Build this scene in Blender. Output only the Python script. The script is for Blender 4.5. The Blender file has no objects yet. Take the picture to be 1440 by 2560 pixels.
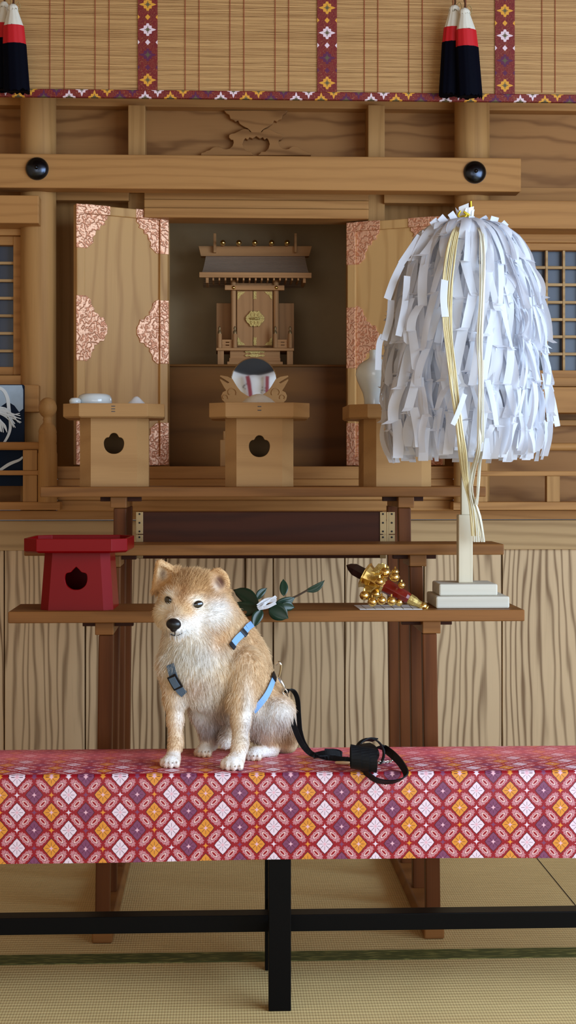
import bpy, bmesh, math, random
import numpy as np
from mathutils import Vector, Matrix
random.seed(11)
S = bpy.context.scene
COL = S.collection
PI = math.pi
# ------------------------------------------------------------------ camera
F, TH, H, CX, HY = 3848.0, math.radians(2.5), 1.10, 720.0, 1180.0
SN, CS = math.sin(TH), math.cos(TH)
cam_d = bpy.data.cameras.new('camera'); cam = bpy.data.objects.new('camera', cam_d); COL.objects.link(cam)
cam_d.sensor_fit = 'VERTICAL'; cam_d.sensor_height = 36.0; cam_d.lens = F/2560*36.0
cam_d.shift_y = (HY-1280)/2560.0
cam_d.clip_start = 0.05; cam_d.clip_end = 60
cam.location = (0, 0, H); cam.rotation_euler = (PI/2, 0, -TH)
S.camera = cam

def U(px, py, Y):
    """the point of the vertical plane at depth Y seen at a pixel"""
    t = Y/(F*CS-(px-CX)*SN)
    return Vector((t*(F*SN+(px-CX)*CS), Y, H+t*(HY-py)))
def UZ(px, py, Z):
    """the point of the horizontal plane at height Z seen at a pixel"""
    t = (Z-H)/(HY-py)
    return Vector((t*(F*SN+(px-CX)*CS), t*(F*CS-(px-CX)*SN), Z))
def proj(P):
    P = np.asarray(P); x, y, z = P[..., 0], P[..., 1], P[..., 2]
    d = x*SN+y*CS
    return CX+F*(x*CS-y*SN)/d, HY-F*(z-H)/d
def lin(r, g, b):
    def c(v):
        v /= 255.0
        return v/12.92 if v <= .04045 else ((v+.055)/1.055)**2.4
    return (c(r), c(g), c(b), 1.0)

# ------------------------------------------------------------------ mesh builder
OFF = {}
class MB:
    def __init__(s): s.v = []; s.f = []; s.mi = []; s.cur = 0
    def add(s, vs, fs):
        b = len(s.v); s.v += [tuple(p) for p in vs]
        for f in fs: s.f.append([b+i for i in f]); s.mi.append(s.cur)
        return s
    def box(s, x0, x1, y0, y1, z0, z1):
        return s.add([(x0,y0,z0),(x1,y0,z0),(x1,y1,z0),(x0,y1,z0),(x0,y0,z1),(x1,y0,z1),(x1,y1,z1),(x0,y1,z1)],
                     [(0,3,2,1),(4,5,6,7),(0,1,5,4),(1,2,6,5),(2,3,7,6),(3,0,4,7)])
    def bp(s, x0, x1, yt, yb, Y, dep, xr=None):
        """box whose front face lies in the plane Y"""
        if xr is None: xr = min(max((x0+x1)/2, 0), 1440)
        a = U(x0, yt, Y).x; b = U(x1, yt, Y).x
        return s.box(a, b, Y, Y+dep, U(xr, yb, Y).z, U(xr, yt, Y).z)
    def prism(s, poly, axis, c0, c1):
        n = len(poly)
        def P(a, b, c): return (a, c, b) if axis == 'y' else ((a, b, c) if axis == 'z' else (c, a, b))
        vs = [P(a, b, c0) for a, b in poly]+[P(a, b, c1) for a, b in poly]
        fs = [list(range(n)), list(range(2*n-1, n-1, -1))]+[(i, i+n, (i+1) % n+n, (i+1) % n) for i in range(n)]
        return s.add(vs, fs)
    def loft(s, rings, cap=True, closed=True):
        n = len(rings[0]); vs = [p for r in rings for p in r]; fs = []
        for k in range(len(rings)-1):
            for i in range(n if closed else n-1):
                j = (i+1) % n
                fs.append((k*n+i, k*n+j, (k+1)*n+j, (k+1)*n+i))
        if cap and closed: fs += [list(range(n-1, -1, -1)), list(range((len(rings)-1)*n, len(rings)*n))]
        return s.add(vs, fs)
    def lathe(s, prof, c, n=28, axis=None, mod=None):
        c = Vector(c); rings = []
        if axis is None: ex, ey, ez = Vector((1,0,0)), Vector((0,1,0)), Vector((0,0,1))
        else:
            ez = Vector(axis).normalized(); ex = ez.orthogonal().normalized(); ey = ez.cross(ex)
        for k, (r, z) in enumerate(prof):
            rings.append([c+ez*z+(ex*math.cos(2*PI*i/n)+ey*math.sin(2*PI*i/n))*(max(r, 1e-5)*(mod(i, k) if mod else 1)) for i in range(n)])
        return s.loft(rings)
    def tube(s, pts, rad, n=8):
        pts = [Vector(p) for p in pts]; rings = []; m = len(pts)
        if not hasattr(rad, '__len__'): rad = [rad]*m
        nx = None
        for i, p in enumerate(pts):
            t = (pts[min(i+1, m-1)]-pts[max(i-1, 0)]).normalized()
            if nx is None: nx = t.orthogonal().normalized()
            else:
                nx = nx-t*nx.dot(t); nx = nx.normalized() if nx.length > 1e-6 else t.orthogonal().normalized()
            ny = t.cross(nx)
            rings.append([p+(nx*math.cos(2*PI*k/n)+ny*math.sin(2*PI*k/n))*rad[i] for k in range(n)])
        return s.loft(rings)
    def strap(s, pts, wd, width, th):
        """flat band: wd = width direction (one or one per point)"""
        pts = [Vector(p) for p in pts]; m = len(pts); rings = []
        for i, p in enumerate(pts):
            t = (pts[min(i+1, m-1)]-pts[max(i-1, 0)]).normalized()
            w = Vector(wd[i] if isinstance(wd, list) else wd); w = (w-t*w.dot(t)).normalized()
            w_ = width[i] if isinstance(width, list) else width
            nn = t.cross(w).normalized()
            rings.append([p-w*w_/2-nn*th/2, p+w*w_/2-nn*th/2, p+w*w_/2+nn*th/2, p-w*w_/2+nn*th/2])
        return s.loft(rings)
    def ball(s, c, r, n=20, m=12, rot=None):
        c = Vector(c); r = (r, r, r) if not hasattr(r, '__len__') else r
        rings = []
        for k in range(m+1):
            a = PI*k/m; ring = []
            for i in range(n):
                b = 2*PI*i/n
                v = Vector((max(math.sin(a), 1e-4)*math.cos(b)*r[0], max(math.sin(a), 1e-4)*math.sin(b)*r[1], -math.cos(a)*r[2]))
                if rot is not None: v = rot @ v
                ring.append(c+v)
            rings.append(ring)
        return s.loft(rings)
    def build(s, name, mat, parent=None, bevel=0, smooth=None, local=False, fix=True):
        off = Vector((0,0,0)) if (parent is None or local) else OFF.get(parent.name, Vector((0,0,0)))
        me = bpy.data.meshes.new(name)
        me.from_pydata([(x-off.x, y-off.y, z-off.z) for x, y, z in s.v], [], s.f)
        for m in (mat if isinstance(mat, (list, tuple)) else [mat]): me.materials.append(m)
        me.polygons.foreach_set('material_index', s.mi)
        if fix:
            b = bmesh.new(); b.from_mesh(me); bmesh.ops.recalc_face_normals(b, faces=b.faces); b.to_mesh(me); b.free()
        if smooth is not None:
            me.polygons.foreach_set('use_smooth', [True]*len(me.polygons)); me.set_sharp_from_angle(angle=math.radians(smooth))
        me.update()
        o = bpy.data.objects.new(name, me); COL.objects.link(o)
        if parent is not None: o.parent = parent; OFF[o.name] = off
        if bevel:
            bm_ = o.modifiers.new('edge', 'BEVEL'); bm_.width = bevel; bm_.segments = 2; bm_.limit_method = 'ANGLE'; bm_.angle_limit = math.radians(40)
        return o
def tag(o, label, cat, group=None, kind=None):
    o['label'] = label; o['category'] = cat
    if group: o['group'] = group
    if kind: o['kind'] = kind
    return o
def thing(name, label, cat, loc=(0,0,0), group=None, rz=0):
    o = bpy.data.objects.new(name, None); COL.objects.link(o); o.location = loc; o.rotation_euler = (0, 0, rz)
    o.empty_display_size = .05
    OFF[o.name] = Vector(loc); return tag(o, label, cat, group)
def struct(o, label=None):
    o['kind'] = 'structure'
    if label: o['label'] = label
    return o
def lab(o, text): o['label'] = text; return o
def smoothpath(pts, n=6):
    P = [Vector(p) for p in pts]; out = []
    for i in range(len(P)-1):
        p0, p1, p2, p3 = P[max(i-1, 0)], P[i], P[i+1], P[min(i+2, len(P)-1)]
        for k in range(n):
            t = k/n
            out.append(.5*((2*p1)+(p2-p0)*t+(2*p0-5*p1+4*p2-p3)*t*t+(3*p1-p0-3*p2+p3)*t**3))
    out.append(P[-1]); return out

# ------------------------------------------------------------------ node expressions
class G:
    """a material's node graph written as expressions"""
    def __init__(g, name):
        g.mat = bpy.data.materials.new(name); g.mat.use_nodes = True; g.nt = g.mat.node_tree
        g.bsdf = g.nt.nodes['Principled BSDF']; g.tc = None
    def node(g, t, **kw):
        n = g.nt.nodes.new(t)
        for k, v in kw.items(): setattr(n, k, v)
        return n
    def link(g, v, sock):
        if isinstance(v, E): g.nt.links.new(v.s, sock)
        elif v is not None: sock.default_value = v
    def math(g, op, *a):
        n = g.node('ShaderNodeMath', operation=op)
        for i, x in enumerate(a): g.link(float(x) if not isinstance(x, E) else x, n.inputs[i])
        return E(g, n.outputs[0])
    def coords(g, kind='Object'):
        if g.tc is None: g.tc = g.node('ShaderNodeTexCoord')
        sp = g.node('ShaderNodeSeparateXYZ'); g.nt.links.new(g.tc.outputs[kind], sp.inputs[0])
        return [E(g, sp.outputs[i]) for i in range(3)]
    def vec(g, x, y, z):
        n = g.node('ShaderNodeCombineXYZ')
        for i, v in enumerate((x, y, z)): g.link(v if isinstance(v, E) else float(v), n.inputs[i])
        return E(g, n.outputs[0])
    def noise(g, v, scale=1, detail=2, rough=.5):
        n = g.node('ShaderNodeTexNoise'); g.link(v, n.inputs['Vector']); n.inputs['Scale'].default_value = scale
        n.inputs['Detail'].default_value = detail; n.inputs['Roughness'].default_value = rough
        return E(g, n.outputs['Fac'])
    def voro(g, v, scale=1):
        n = g.node('ShaderNodeTexVoronoi'); g.link(v, n.inputs['Vector']); n.inputs['Scale'].default_value = scale
        return E(g, n.outputs['Distance'])
    def mix(g, f, a, b):
        n = g.node('ShaderNodeMix', data_type='RGBA'); g.link(f, n.inputs[0]); g.link(a, n.inputs[6]); g.link(b, n.inputs[7])
        return E(g, n.outputs[2])
    def rnd(g):
        a = g.node('ShaderNodeObjectInfo'); b = g.node('ShaderNodeNewGeometry')
        return E(g, a.outputs['Random']), E(g, b.outputs['Random Per Island'])
    def bump(g, h, strength=.3, dist=.002):
        n = g.node('ShaderNodeBump'); n.inputs['Strength'].default_value = strength; n.inputs['Distance'].default_value = dist
        g.link(h, n.inputs['Height']); g.nt.links.new(n.outputs[0], g.bsdf.inputs['Normal'])
    def out(g, col=None, rough=.5, metal=0, spec=.4, coat=0, sheen=0, coat_rough=.1):
        b = g.bsdf
        g.link(col, b.inputs['Base Color']); g.link(rough, b.inputs['Roughness']); g.link(metal, b.inputs['Metallic'])
        g.link(spec, b.inputs['Specular IOR Level']); b.inputs['Coat Weight'].default_value = coat; b.inputs['Coat Roughness'].default_value = coat_rough
        if sheen: b.inputs['Sheen Weight'].default_value = sheen
        return g.mat
class E:
    def __init__(e, g, s): e.g = g; e.s = s
    def __add__(a, b): return a.g.math('ADD', a, b)
    __radd__ = __add__
    def __sub__(a, b): return a.g.math('SUBTRACT', a, b)
    def __rsub__(a, b): return a.g.math('SUBTRACT', b, a)
    def __mul__(a, b): return a.g.math('MULTIPLY', a, b)
    __rmul__ = __mul__
    def __truediv__(a, b): return a.g.math('DIVIDE', a, b)
    def __lt__(a, b): return a.g.math('LESS_THAN', a, b)
    def __gt__(a, b): return a.g.math('GREATER_THAN', a, b)
    def __pow__(a, b): return a.g.math('POWER', a, b)
    def abs(a): return a.g.math('ABSOLUTE', a)
    def sin(a): return a.g.math('SINE', a)
    def cos(a): return a.g.math('COSINE', a)
    def sqrt(a): return a.g.math('SQRT', a)
    def round(a): return a.g.math('FLOOR', a+.5)
    def mod(a, b): return a.g.math('FLOORED_MODULO', a, b)
    def max(a, b): return a.g.math('MAXIMUM', a, b)
    def min(a, b): return a.g.math('MINIMUM', a, b)
    def clamp(a): return a.min(1.0).max(0.0)
    def atan2(a, b): return a.g.math('ARCTAN2', a, b)

def plain(name, col, rough=.5, metal=0, spec=.4, coat=0, bumpn=None, var=0):
    g = G(name); c = col
    x, y, z = g.coords()
    if var:
        n = g.noise(g.vec(x, y, z), 25, 3); c = g.mix((n-.3)*2*var, col, tuple([v*.55 for v in col[:3]]+[1]))
    if bumpn: g.bump(g.noise(g.vec(x, y, z), bumpn[0], 3), bumpn[1], bumpn[2])
    return g.out(c, rough, metal, spec, coat)

def wood(name, base, dark, axis='X', ring=30, dist=3.0, along=.10, contrast=.6, sharp=2.0, fine=.3, rough=.5, spec=.12, coat=0, blot=.25, islands=True):
    g = G(name); x, y, z = g.coords()
    u, v, w = {'X': (z, x, y), 'Z': (x, z, y), 'Y': (x, y, z)}[axis]
    ro, ri = g.rnd()
    off = ro*17.0+(ri*29.0 if islands else 0.0)
    uu = u+w*.35+off*.37; vv = v*along+off
    n1 = g.noise(g.vec(uu*2.6, vv*9.0, w*.8+off), 2.6, 3, .5)
    n3 = g.noise(g.vec(uu*8, vv*14, w*3), 1, 2)
    ph = uu*ring+n1*dist+n3*1.6
    r = ((ph*2*PI).sin()*.5+.5)**sharp
    n2 = g.noise(g.vec(uu*420, v*7+off*50, w*420), 1, 3, .6)
    f = (r*contrast*(n1*1.2+.3)+(n2-.5)*fine*2+(n3-.5)*blot*2).clamp()
    g.bump(n2*.6+r*.4, .12, .001)
    return g.out(g.mix(f, base, dark), rough, 0, spec, coat)
# ------------------------------------------------------------------ materials
HX = wood('hinoki_along', lin(184,134,80), lin(138,92,50), 'X', 26, 3.5, .045, .4, 2.5)
HZ = wood('hinoki_upright', lin(184,139,86), lin(140,98,54), 'Z', 26, 3.0, .04, .4, 2.5)
HXP = wood('hinoki_panel', lin(170,122,74), lin(112,72,40), 'X', 14, 3.2, .09, .6, 4, .2)
HDOOR = wood('hinoki_door', lin(205,162,105), lin(160,114,66), 'Z', 18, 4.0, .045, .5, 4, .2, rough=.35, coat=.0)
SANBO = wood('pale_cypress', lin(186,143,93), lin(150,108,66), 'X', 14, 1.6, .06, .3, 2, .25, rough=.45)
CEDAR = wood('cedar_plank', lin(216,186,146), lin(118,88,60), 'Z', 44, 7.5, .034, .8, 3.2, .22, rough=.55, blot=.15)
RAIL = wood('cedar_rail', lin(192,158,112), lin(140,108,70), 'X', 30, 2.0, .05, .5, 2.5, .25, rough=.5)
STX = wood('walnut_shelf', lin(140,92,48), lin(92,56,27), 'X', 20, 2.5, .06, .5, 2, .35, rough=.45, spec=.14)
STZ = wood('walnut_post', lin(106,60,30), lin(68,36,17), 'Z', 24, 2.0, .05, .5, 2, .3, rough=.45, spec=.12)
STD = wood('walnut_dark', lin(68,34,19), lin(42,21,13), 'X', 20, 2.5, .06, .5, 2, .3, rough=.45)
RISER = wood('altar_step_wood', lin(126,82,36), lin(84,52,22), 'X', 9, 2.5, .05, .5, 2.5, .15, rough=.5, spec=.2)
ROOFW = wood('shrine_wood', lin(190,140,92), lin(140,98,62), 'X', 40, 2.0, .06, .35, 2, .2)
ROOFZ = wood('shrine_wood_upright', lin(188,140,94), lin(142,100,64), 'Z', 40, 2.0, .06, .35, 2, .2)
PALE = wood('pale_base_wood', lin(208,202,186), lin(184,176,160), 'X', 40, 1.5, .04, .3, 2, .2, rough=.6)
PALEZ = wood('pale_stick_wood', lin(212,200,174), lin(184,170,142), 'Z', 40, 1.5, .04, .3, 2, .2, rough=.6)
BLACK = plain('black_lacquer', lin(6,6,7), .4, spec=.1, bumpn=(180,.05,.001))
STRAP = plain('black_webbing', lin(14,16,20), .55, spec=.2, bumpn=(900,.35,.0008))
GOLD = plain('gold_metal', lin(240,206,126), .18, 1.0)
GOLDM = plain('gilt_fitting', lin(206,180,112), .42, .9, bumpn=(420,.9,.002))
BRASS = plain('hinge_brass', lin(156,132,94), .42, .7)
STEEL = plain('bright_steel', lin(215,212,205), .22, 1.0)
IRON = plain('dark_screw', lin(20,18,16), .5, .4)
DOME = plain('blackened_metal', lin(62,68,80), .24, 1.0)
REDL = plain('red_lacquer', lin(126,4,9), .28, spec=.12, coat=0)
PORC = plain('white_porcelain', lin(228,236,236), .12, spec=.55, coat=.4)
PAPER = plain('white_paper', lin(240,242,246), .6, spec=.2)
def thinpaper():
    g = G('thin_streamer_paper'); g.out(lin(240,242,248), .6, 0, .2)
    tr = g.node('ShaderNodeBsdfTranslucent'); tr.inputs[0].default_value = lin(240,242,248)
    mx = g.node('ShaderNodeMixShader'); mx.inputs[0].default_value = .42
    o = g.nt.nodes['Material Output']; g.nt.links.new(g.bsdf.outputs[0], mx.inputs[1]); g.nt.links.new(tr.outputs[0], mx.inputs[2]); g.nt.links.new(mx.outputs[0], o.inputs['Surface'])
    return g.mat
STREAM = thinpaper()
SALT = plain('white_salt', lin(235,238,240), .8, bumpn=(900,.4,.001))
RICE = plain('rice_grains', lin(246,240,224), .7, bumpn=(700,.8,.002), var=.15)
WHITEF = plain('white_floss', lin(226,220,204), .6, bumpn=(500,.2,.001))
REDF = plain('red_floss', lin(196,20,30), .6, bumpn=(500,.2,.001))
NAVYF = plain('navy_floss', lin(6,7,18), .7, spec=.05, bumpn=(500,.2,.001))
CORD = plain('tan_cord', lin(166,140,92), .7)
BROWNC = plain('brown_cord', lin(92,58,36), .7)
HEMP = plain('golden_hemp', lin(234,218,168), .5, spec=.5, var=.25)
HEMPW = plain('pale_hemp', lin(236,232,214), .5, spec=.5)
GOLDTIE = plain('gold_tie', lin(235,205,60), .3, .5)
DARKW = plain('dark_red_lacquer_blade', lin(34,14,12), .25, coat=.4)
HANDLER = plain('red_wood_handle', lin(112,18,14), .25, coat=.5)
LEAF = plain('glossy_leaf', lin(22,52,36), .3, spec=.5, var=.3)
STEM = plain('brown_stem', lin(70,52,36), .7)
PANE = plain('dark_pane', lin(58,66,84), .35, spec=.5)
NAVYP = plain('print_navy', lin(14,30,52), .5, spec=.08, var=.4)
GREYP = plain('print_grey', lin(176,198,218), .5, spec=.08, var=.6)
LIGHTP = plain('print_pale', lin(226,236,242), .5, spec=.08, var=.2)
NICHE = plain('niche_plaster', lin(180,152,112), .7, var=.12)
CEIL = plain('ceiling_board', lin(150,112,74), .7)
BLUE = plain('pale_blue_strap', lin(128,172,226), .55, bumpn=(900,.3,.0006))
SLATE = plain('slate_blue_strap', lin(84,104,124), .55, bumpn=(900,.3,.0006))
PLASTIC = plain('black_plastic', lin(14,16,24), .3)
EYE = plain('dark_eye', lin(14,10,8), .06, spec=.7, coat=1)
NOSE = plain('black_nose', lin(18,18,22), .3, spec=.5, bumpn=(900,.25,.0006))
MOUTH = plain('dark_lip', lin(52,46,46), .5)
CLAW = plain('pale_claw', lin(200,190,176), .4)
CURT = plain('white_curtain', lin(236,238,240), .8)
CURR = plain('red_ribbon', lin(140,30,46), .6)
CURK = plain('ink_crest', lin(30,30,36), .7)
CURG = plain('dark_lintel', lin(52,52,54), .7)
WOODBIT = plain('pale_toggle', lin(214,182,140), .5)
PURPLE = lin(104, 44, 84)

def copper():
    g = G('embossed_copper'); x, y, z = g.coords()
    n = g.noise(g.vec(x, y*.2, z), 34, 2, .55); rid = (((n*6.0*PI).sin()).abs())
    g.bump(rid, .4, .003)
    c = g.mix((rid-.2).clamp(), lin(206,140,106), lin(240,192,158))
    return g.out(c, .42, .5)
COPPER = copper()

def roofmat():
    g = G('layered_bark_roof'); x, y, z = g.coords()
    s = ((z*2*PI/.006).sin()*.5+.5); n = g.noise(g.vec(x*40, y*40, z*200), 1, 2)
    g.bump(s, .5, .002)
    return g.out(g.mix((s*.4+n*.4).clamp(), lin(196,170,146), lin(152,128,108)), .8)
ROOF = roofmat()

def brocade(name, s=.0346, sb=.0350, ox=0., oz=0.):
    g = G(name); x, y, z = g.coords()
    vv = z-y                                  # runs on over the front edge of the bench
    a = (x-ox)/s; b = (vv-oz)/sb
    p = (a+b)*.5; q = (a-b)*.5
    dp = p-p.round(); dq = q-q.round()
    da = dp+dq; db = dp-dq
    col = a.round().mod(3.0)
    # flower
    r = (da*da+db*db).sqrt(); th = db.atan2(da)
    d = da.abs()/.49+db.abs()/.55+(th*8).cos()*.02
    flower = d < 1.0; rim = d < 1.10
    vein = ((th*4).sin().abs()*r < .042)*(r > .11)*(r < .34)
    heart = (da.abs().sqrt()+db.abs().sqrt()) < .44
    # leaf on each edge of the lattice
    big = dp.abs() > dq.abs()
    e1 = .5-dp.abs().max(dq.abs()); e2 = big*dq+(1.0-big)*dp
    bend = e1-.10*(e2*e2)*4+.03
    rl = ((bend/.178)*(bend/.178)+(e2/.335)*(e2/.335)).sqrt(); tl = (e2/.335).atan2(bend/.178)
    scal = 1.0+(tl*12).cos()*.09
    leaf = rl < scal
    gap = ((tl*6).sin().abs()*rl < .13)*(rl > .62)
    inner = (rl < .58)*(rl > .40); core = rl < .40
    # small four pointed star on the corners
    sp = .5-dp.abs(); sq = .5-dq.abs()
    A = (sp+sq).abs(); B = (sp-sq).abs()
    star = (A.sqrt()+B.sqrt()) < .47
    weave = g.noise(g.vec(x*900, y*900, z*900), 1, 1)
    ground = g.mix(weave, lin(166,4,26), lin(132,2,22))
    fcol = g.mix(col > .5, lin(234,210,220), lin(124,62,96)); fcol = g.mix(col > 1.5, fcol, lin(222,142,48))
    c = ground
    leafc = g.mix(g.noise(g.vec(x, y, z), 14, 1), lin(212,146,150), lin(194,116,126))
    c = g.mix(leaf*(1.0-core), c, leafc); c = g.mix(gap*leaf, c, lin(104,10,28))
    c = g.mix(inner, c, lin(238,190,186)); c = g.mix((rl < .62)*(rl > .57), c, lin(96,10,26))
    c = g.mix(rim, c, lin(84,10,28)); c = g.mix(flower, c, fcol)
    c = g.mix(vein*flower, c, lin(70,14,30)); c = g.mix(heart, c, lin(232,178,190))
    c = g.mix(star, c, fcol)
    g.bump(weave+flower*.5+leaf*.4, .2, .0008)
    g.bsdf.inputs['Sheen Tint'].default_value = lin(190,84,88); g.bsdf.inputs['Sheen Roughness'].default_value = .35
    return g.out(c, .42, 0, .4, sheen=.9)
def band(name, vertical=True, step=.0725):
    """sparse brocade of the blind's bands"""
    g = G(name); x, y, z = g.coords()
    u, v = (x, z) if vertical else (z, x)
    hs = step/2
    j = (v/hs).round(); dv = (v/hs-j)*hs; odd = j.mod(2.0) > .5
    du = u
    th = dv.atan2(du); rad = (du*du+dv*dv).sqrt()
    if not vertical: du = u+(1.0-odd*2.0)*.0118; th = dv.atan2(du)
    d = (du.abs()/.019)**.8+(dv.abs()/.021)**.8-(th*8).cos()*.12
    fl = (d < 1.12)*(1.0-odd) if vertical else d < 1.0
    per = .030; k = (u/per).round(); ds = (u/per-k)*per
    sm = ((ds.abs()/.0075+dv.abs()/.0085) < 1.0)*odd if vertical else None
    idx = (j*.5).round().mod(3.0) if vertical else ((j-odd)*.5).mod(3.0)
    w = g.noise(g.vec(x*60, y, z*60), 1, 3)
    sw = ((g.noise(g.vec(x*45, y, z*45), 1, 2)*9*PI).sin().abs()) < .25
    c = g.mix(w, lin(134,34,28), lin(100,20,24)); c = g.mix(sw*.35, c, lin(176,120,70))
    fc = g.mix(idx > .5, lin(232,206,212), lin(222,156,50)); fc = g.mix(idx > 1.5, fc, lin(92,28,66))
    c = g.mix(fl, c, fc); c = g.mix(fl*(d < .5), c, lin(96,84,56)); c = g.mix(sm, c, fc) if vertical else c
    return g.out(c, .6)
BENCHY = 3.13
_p = U(151, 1961, BENCHY)
CLOTH = brocade('red_flower_brocade', ox=_p.x, oz=_p.z-BENCHY)
BANDV = band('blind_band_brocade'); BANDH = band('blind_hem_brocade', False)

def bamboo():
    g = G('split_bamboo'); x, y, z = g.coords(); ro, ri = g.rnd()
    n = g.noise(g.vec(x*14+ri*90, ri*40, z*300), 1, 2)
    c = g.mix((n*.5+ri*.5).clamp(), lin(214,170,112), lin(158,114,68))
    return g.out(c, .5)
BAMBOO = bamboo()
def tatami():
    g = G('rush_tatami'); x, y, z = g.coords()
    rib = (y*2*PI/.0165).sin()*.5+.5
    n = g.noise(g.vec(x*9, y*160, 0), 1, 3); n2 = g.noise(g.vec(x, y, 0), 3, 2)
    fine = (x*2*PI/.006).sin()*.5+.5
    sc = (g.noise(g.vec(x*9, y*26, 2), 1.6, 4, .7) > .69)*.5
    c = g.mix((rib*.22+(n-.4)*.9+(n2-.5)*.6+fine*.06).clamp(), lin(226,198,138), lin(180,152,98))
    c = g.mix(sc, c, lin(222,208,150))
    g.bump(rib+fine*.3+n*.3, .5, .002)
    return g.out(c, .6, 0, .3)
TATAMI = tatami()
def heri():
    g = G('green_tatami_edging'); x, y, z = g.coords()
    n = g.noise(g.vec(x*22, y*160, 0), 1, 3)
    w = g.noise(g.vec(x*300, y*900, 0), 1, 1)
    c = g.mix(((n-.52)*9).clamp(), lin(84,90,40), lin(158,154,84))
    return g.out(g.mix(w*.4, c, lin(62,66,30)), .7)
HERI = heri()
def dark_trim(): pass
FURM = None
def furmat(name):
    g = G(name); n = g.node('ShaderNodeAttribute'); n.attribute_name = 'coat'
    return g.out(E(g, n.outputs['Color']), .75, 0, .15)
FURM = furmat('dog_coat')
# ================================================================== the room shell
WY = 4.80
m = MB(); m.box(-2.6, 2.6, -3.0, 6.2, -.06, 0.0); floor = struct(m.build('floor', TATAMI))
for i, (p0, p1, yy) in enumerate(((2386, 2410, 0),)):
    a = UZ(700, 2379.5, 0).y; b = UZ(700, 2403.0, 0).y
    m = MB(); m.box(-2.6, 2.6, b, a, 0, .0012); m.build('tatami_edging', HERI, floor)
sx = UZ(1340, 2143, 0).x
m = MB(); m.box(sx-.0015, sx+.0015, UZ(700, 2379, 0).y, 4.79, 0, .0006); m.box(-2.6, 2.6, 4.62, 4.622, 0, .0006); m.build('mat_joint', IRON, floor)
m = MB(); m.box(-2.6, 2.6, -3.0, 6.2, 3.0, 3.05); struct(m.build('ceiling', CEIL))
m = MB(); m.box(-2.66, -2.6, -3.0, 6.2, 0, 3.0); struct(m.build('wall_left', CEDAR))
# right wall with a wide window opening towards the garden
m = MB(); m.box(2.6, 2.66, -3.0, 6.2, 0, .5); m.box(2.6, 2.66, -3.0, 6.2, 2.5, 3.0)
m.box(2.6, 2.66, -3.0, -.6, .5, 2.5); m.box(2.6, 2.66, 3.2, 6.2, .5, 2.5); struct(m.build('wall_right', CEDAR))

# back wall: the cedar boards under the altar
seams = [-420,-190, 11, 213, 415, 613, 683, 862, 1060, 1255, 1455, 1660]
m = MB()
for i in range(len(seams)-1):
    a = U(seams[i], 1500, WY).x+.0022; b = U(seams[i+1], 1500, WY).x-.0022
    dy = -.006 if seams[i+1] in (683, 213) else 0
    m.box(a, b, WY+dy, WY+.02, 0, .87)
m.box(U(-420,1500,WY).x, U(1660,1500,WY).x, WY+.021, WY+.05, 0, .87)
struct(m.build('wall_back', CEDAR, bevel=.0015))
m = MB(); m.bp(-420, 1660, 1301, 1375, 4.785, .06, 720); struct(m.build('trim_1', RAIL, bevel=.002))
m = MB(); m.bp(-420, 1660, 1276, 1299, 4.765, .08, 720); struct(m.build('trim_2', HX, bevel=.002))
# altar floor beams
m = MB(); m.bp(-300, 150, 1255, 1275, 4.66, .12, 0); struct(m.build('trim_3', HX, bevel=.002))
m = MB(); m.bp(1133, 1560, 1255, 1275, 4.66, .12, 1300); struct(m.build('trim_4', HX, bevel=.002))
# the ledge in front of the shrine: stepped face boards
m = MB(); m.bp(142, 1135, 1166, 1198, 4.735, .34, 640); m.bp(142, 1135, 1198, 1250, 4.715, .35, 640); m.bp(142, 1135, 1250, 1277, 4.73, .3, 640)
struct(m.build('trim_5', HX, bevel=.003))
for k, (a, b) in enumerate(((-2.6, U(-400, 1500, WY).x), (U(1640, 1500, WY).x, 2.6))):
    m = MB(); m.box(a, b, 5.0, 5.03, 0, 3.0); struct(m.build('wall_end_'+('left', 'right')[k], CEDAR))
m = MB(); m.box(-2.6, 2.6, 5.01, 5.04, 2.3, 3.0); struct(m.build('wall_head', HXP))
# side bays: low panels behind the railings
for k, (a, b) in enumerate(((-300, 100), (1178, 1560))):
    m = MB(); m.bp(a, b, 1028, 1256, 4.93, .02); struct(m.build('wall_bay_'+('left', 'right')[k], HXP))
# upper panels (recessed) and wall above
m = MB(); m.bp(-300, 1560, 150, 505, 4.97, .02, 720); struct(m.build('wall_upper', HXP))
m = MB(); m.bp(-300, 1560, -160, 170, 4.99, .02, 720); struct(m.build('wall_top', HXP))
m = MB(); m.bp(-300, 1560, 238, 270, 4.915, .06, 720); struct(m.build('trim_6', HX, bevel=.003))
# recess behind the doors
m = MB(); m.bp(100, 424, 480, 1180, 5.06, .02); m.bp(866, 1180, 480, 1180, 5.06, .02); struct(m.build('wall_recess', HZ))
# mid wall between beam and windows in the side bays
for k, (a, b) in enumerate(((-300, 60), (1216, 1560))):
    s = 0 if k == 0 else 10
    m = MB(); m.bp(a, b, 470, 600+s, 4.94, .02); m.bp(a, b, 930+s, 1040, 4.94, .02)
    m.bp(a if k == 0 else 1216, 60 if k == 0 else 1322, 590, 940, 4.95, .02) if k == 1 else None
    struct(m.build('wall_side_'+('left', 'right')[k], HX))

# ------------------------------------------------------------------ pillars, beams
def pillar(px, label, cuts):
    c = U(px, 600, 4.86); c.z = 0
    t = thing('round_pillar', label, 'pillar', (c.x, c.y, .97), 'round altar pillars')
    m = MB(); m.lathe([(.0555, .97), (.0555, 2.36)], (c.x, c.y, 0), 40); m.build('shaft', HZ, t, smooth=40)
pillar(96, 'round wooden altar pillar rising behind the ball-topped railing post at left', 0)
pillar(1180, 'round wooden altar pillar behind the white paper streamers at right', 0)

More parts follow.
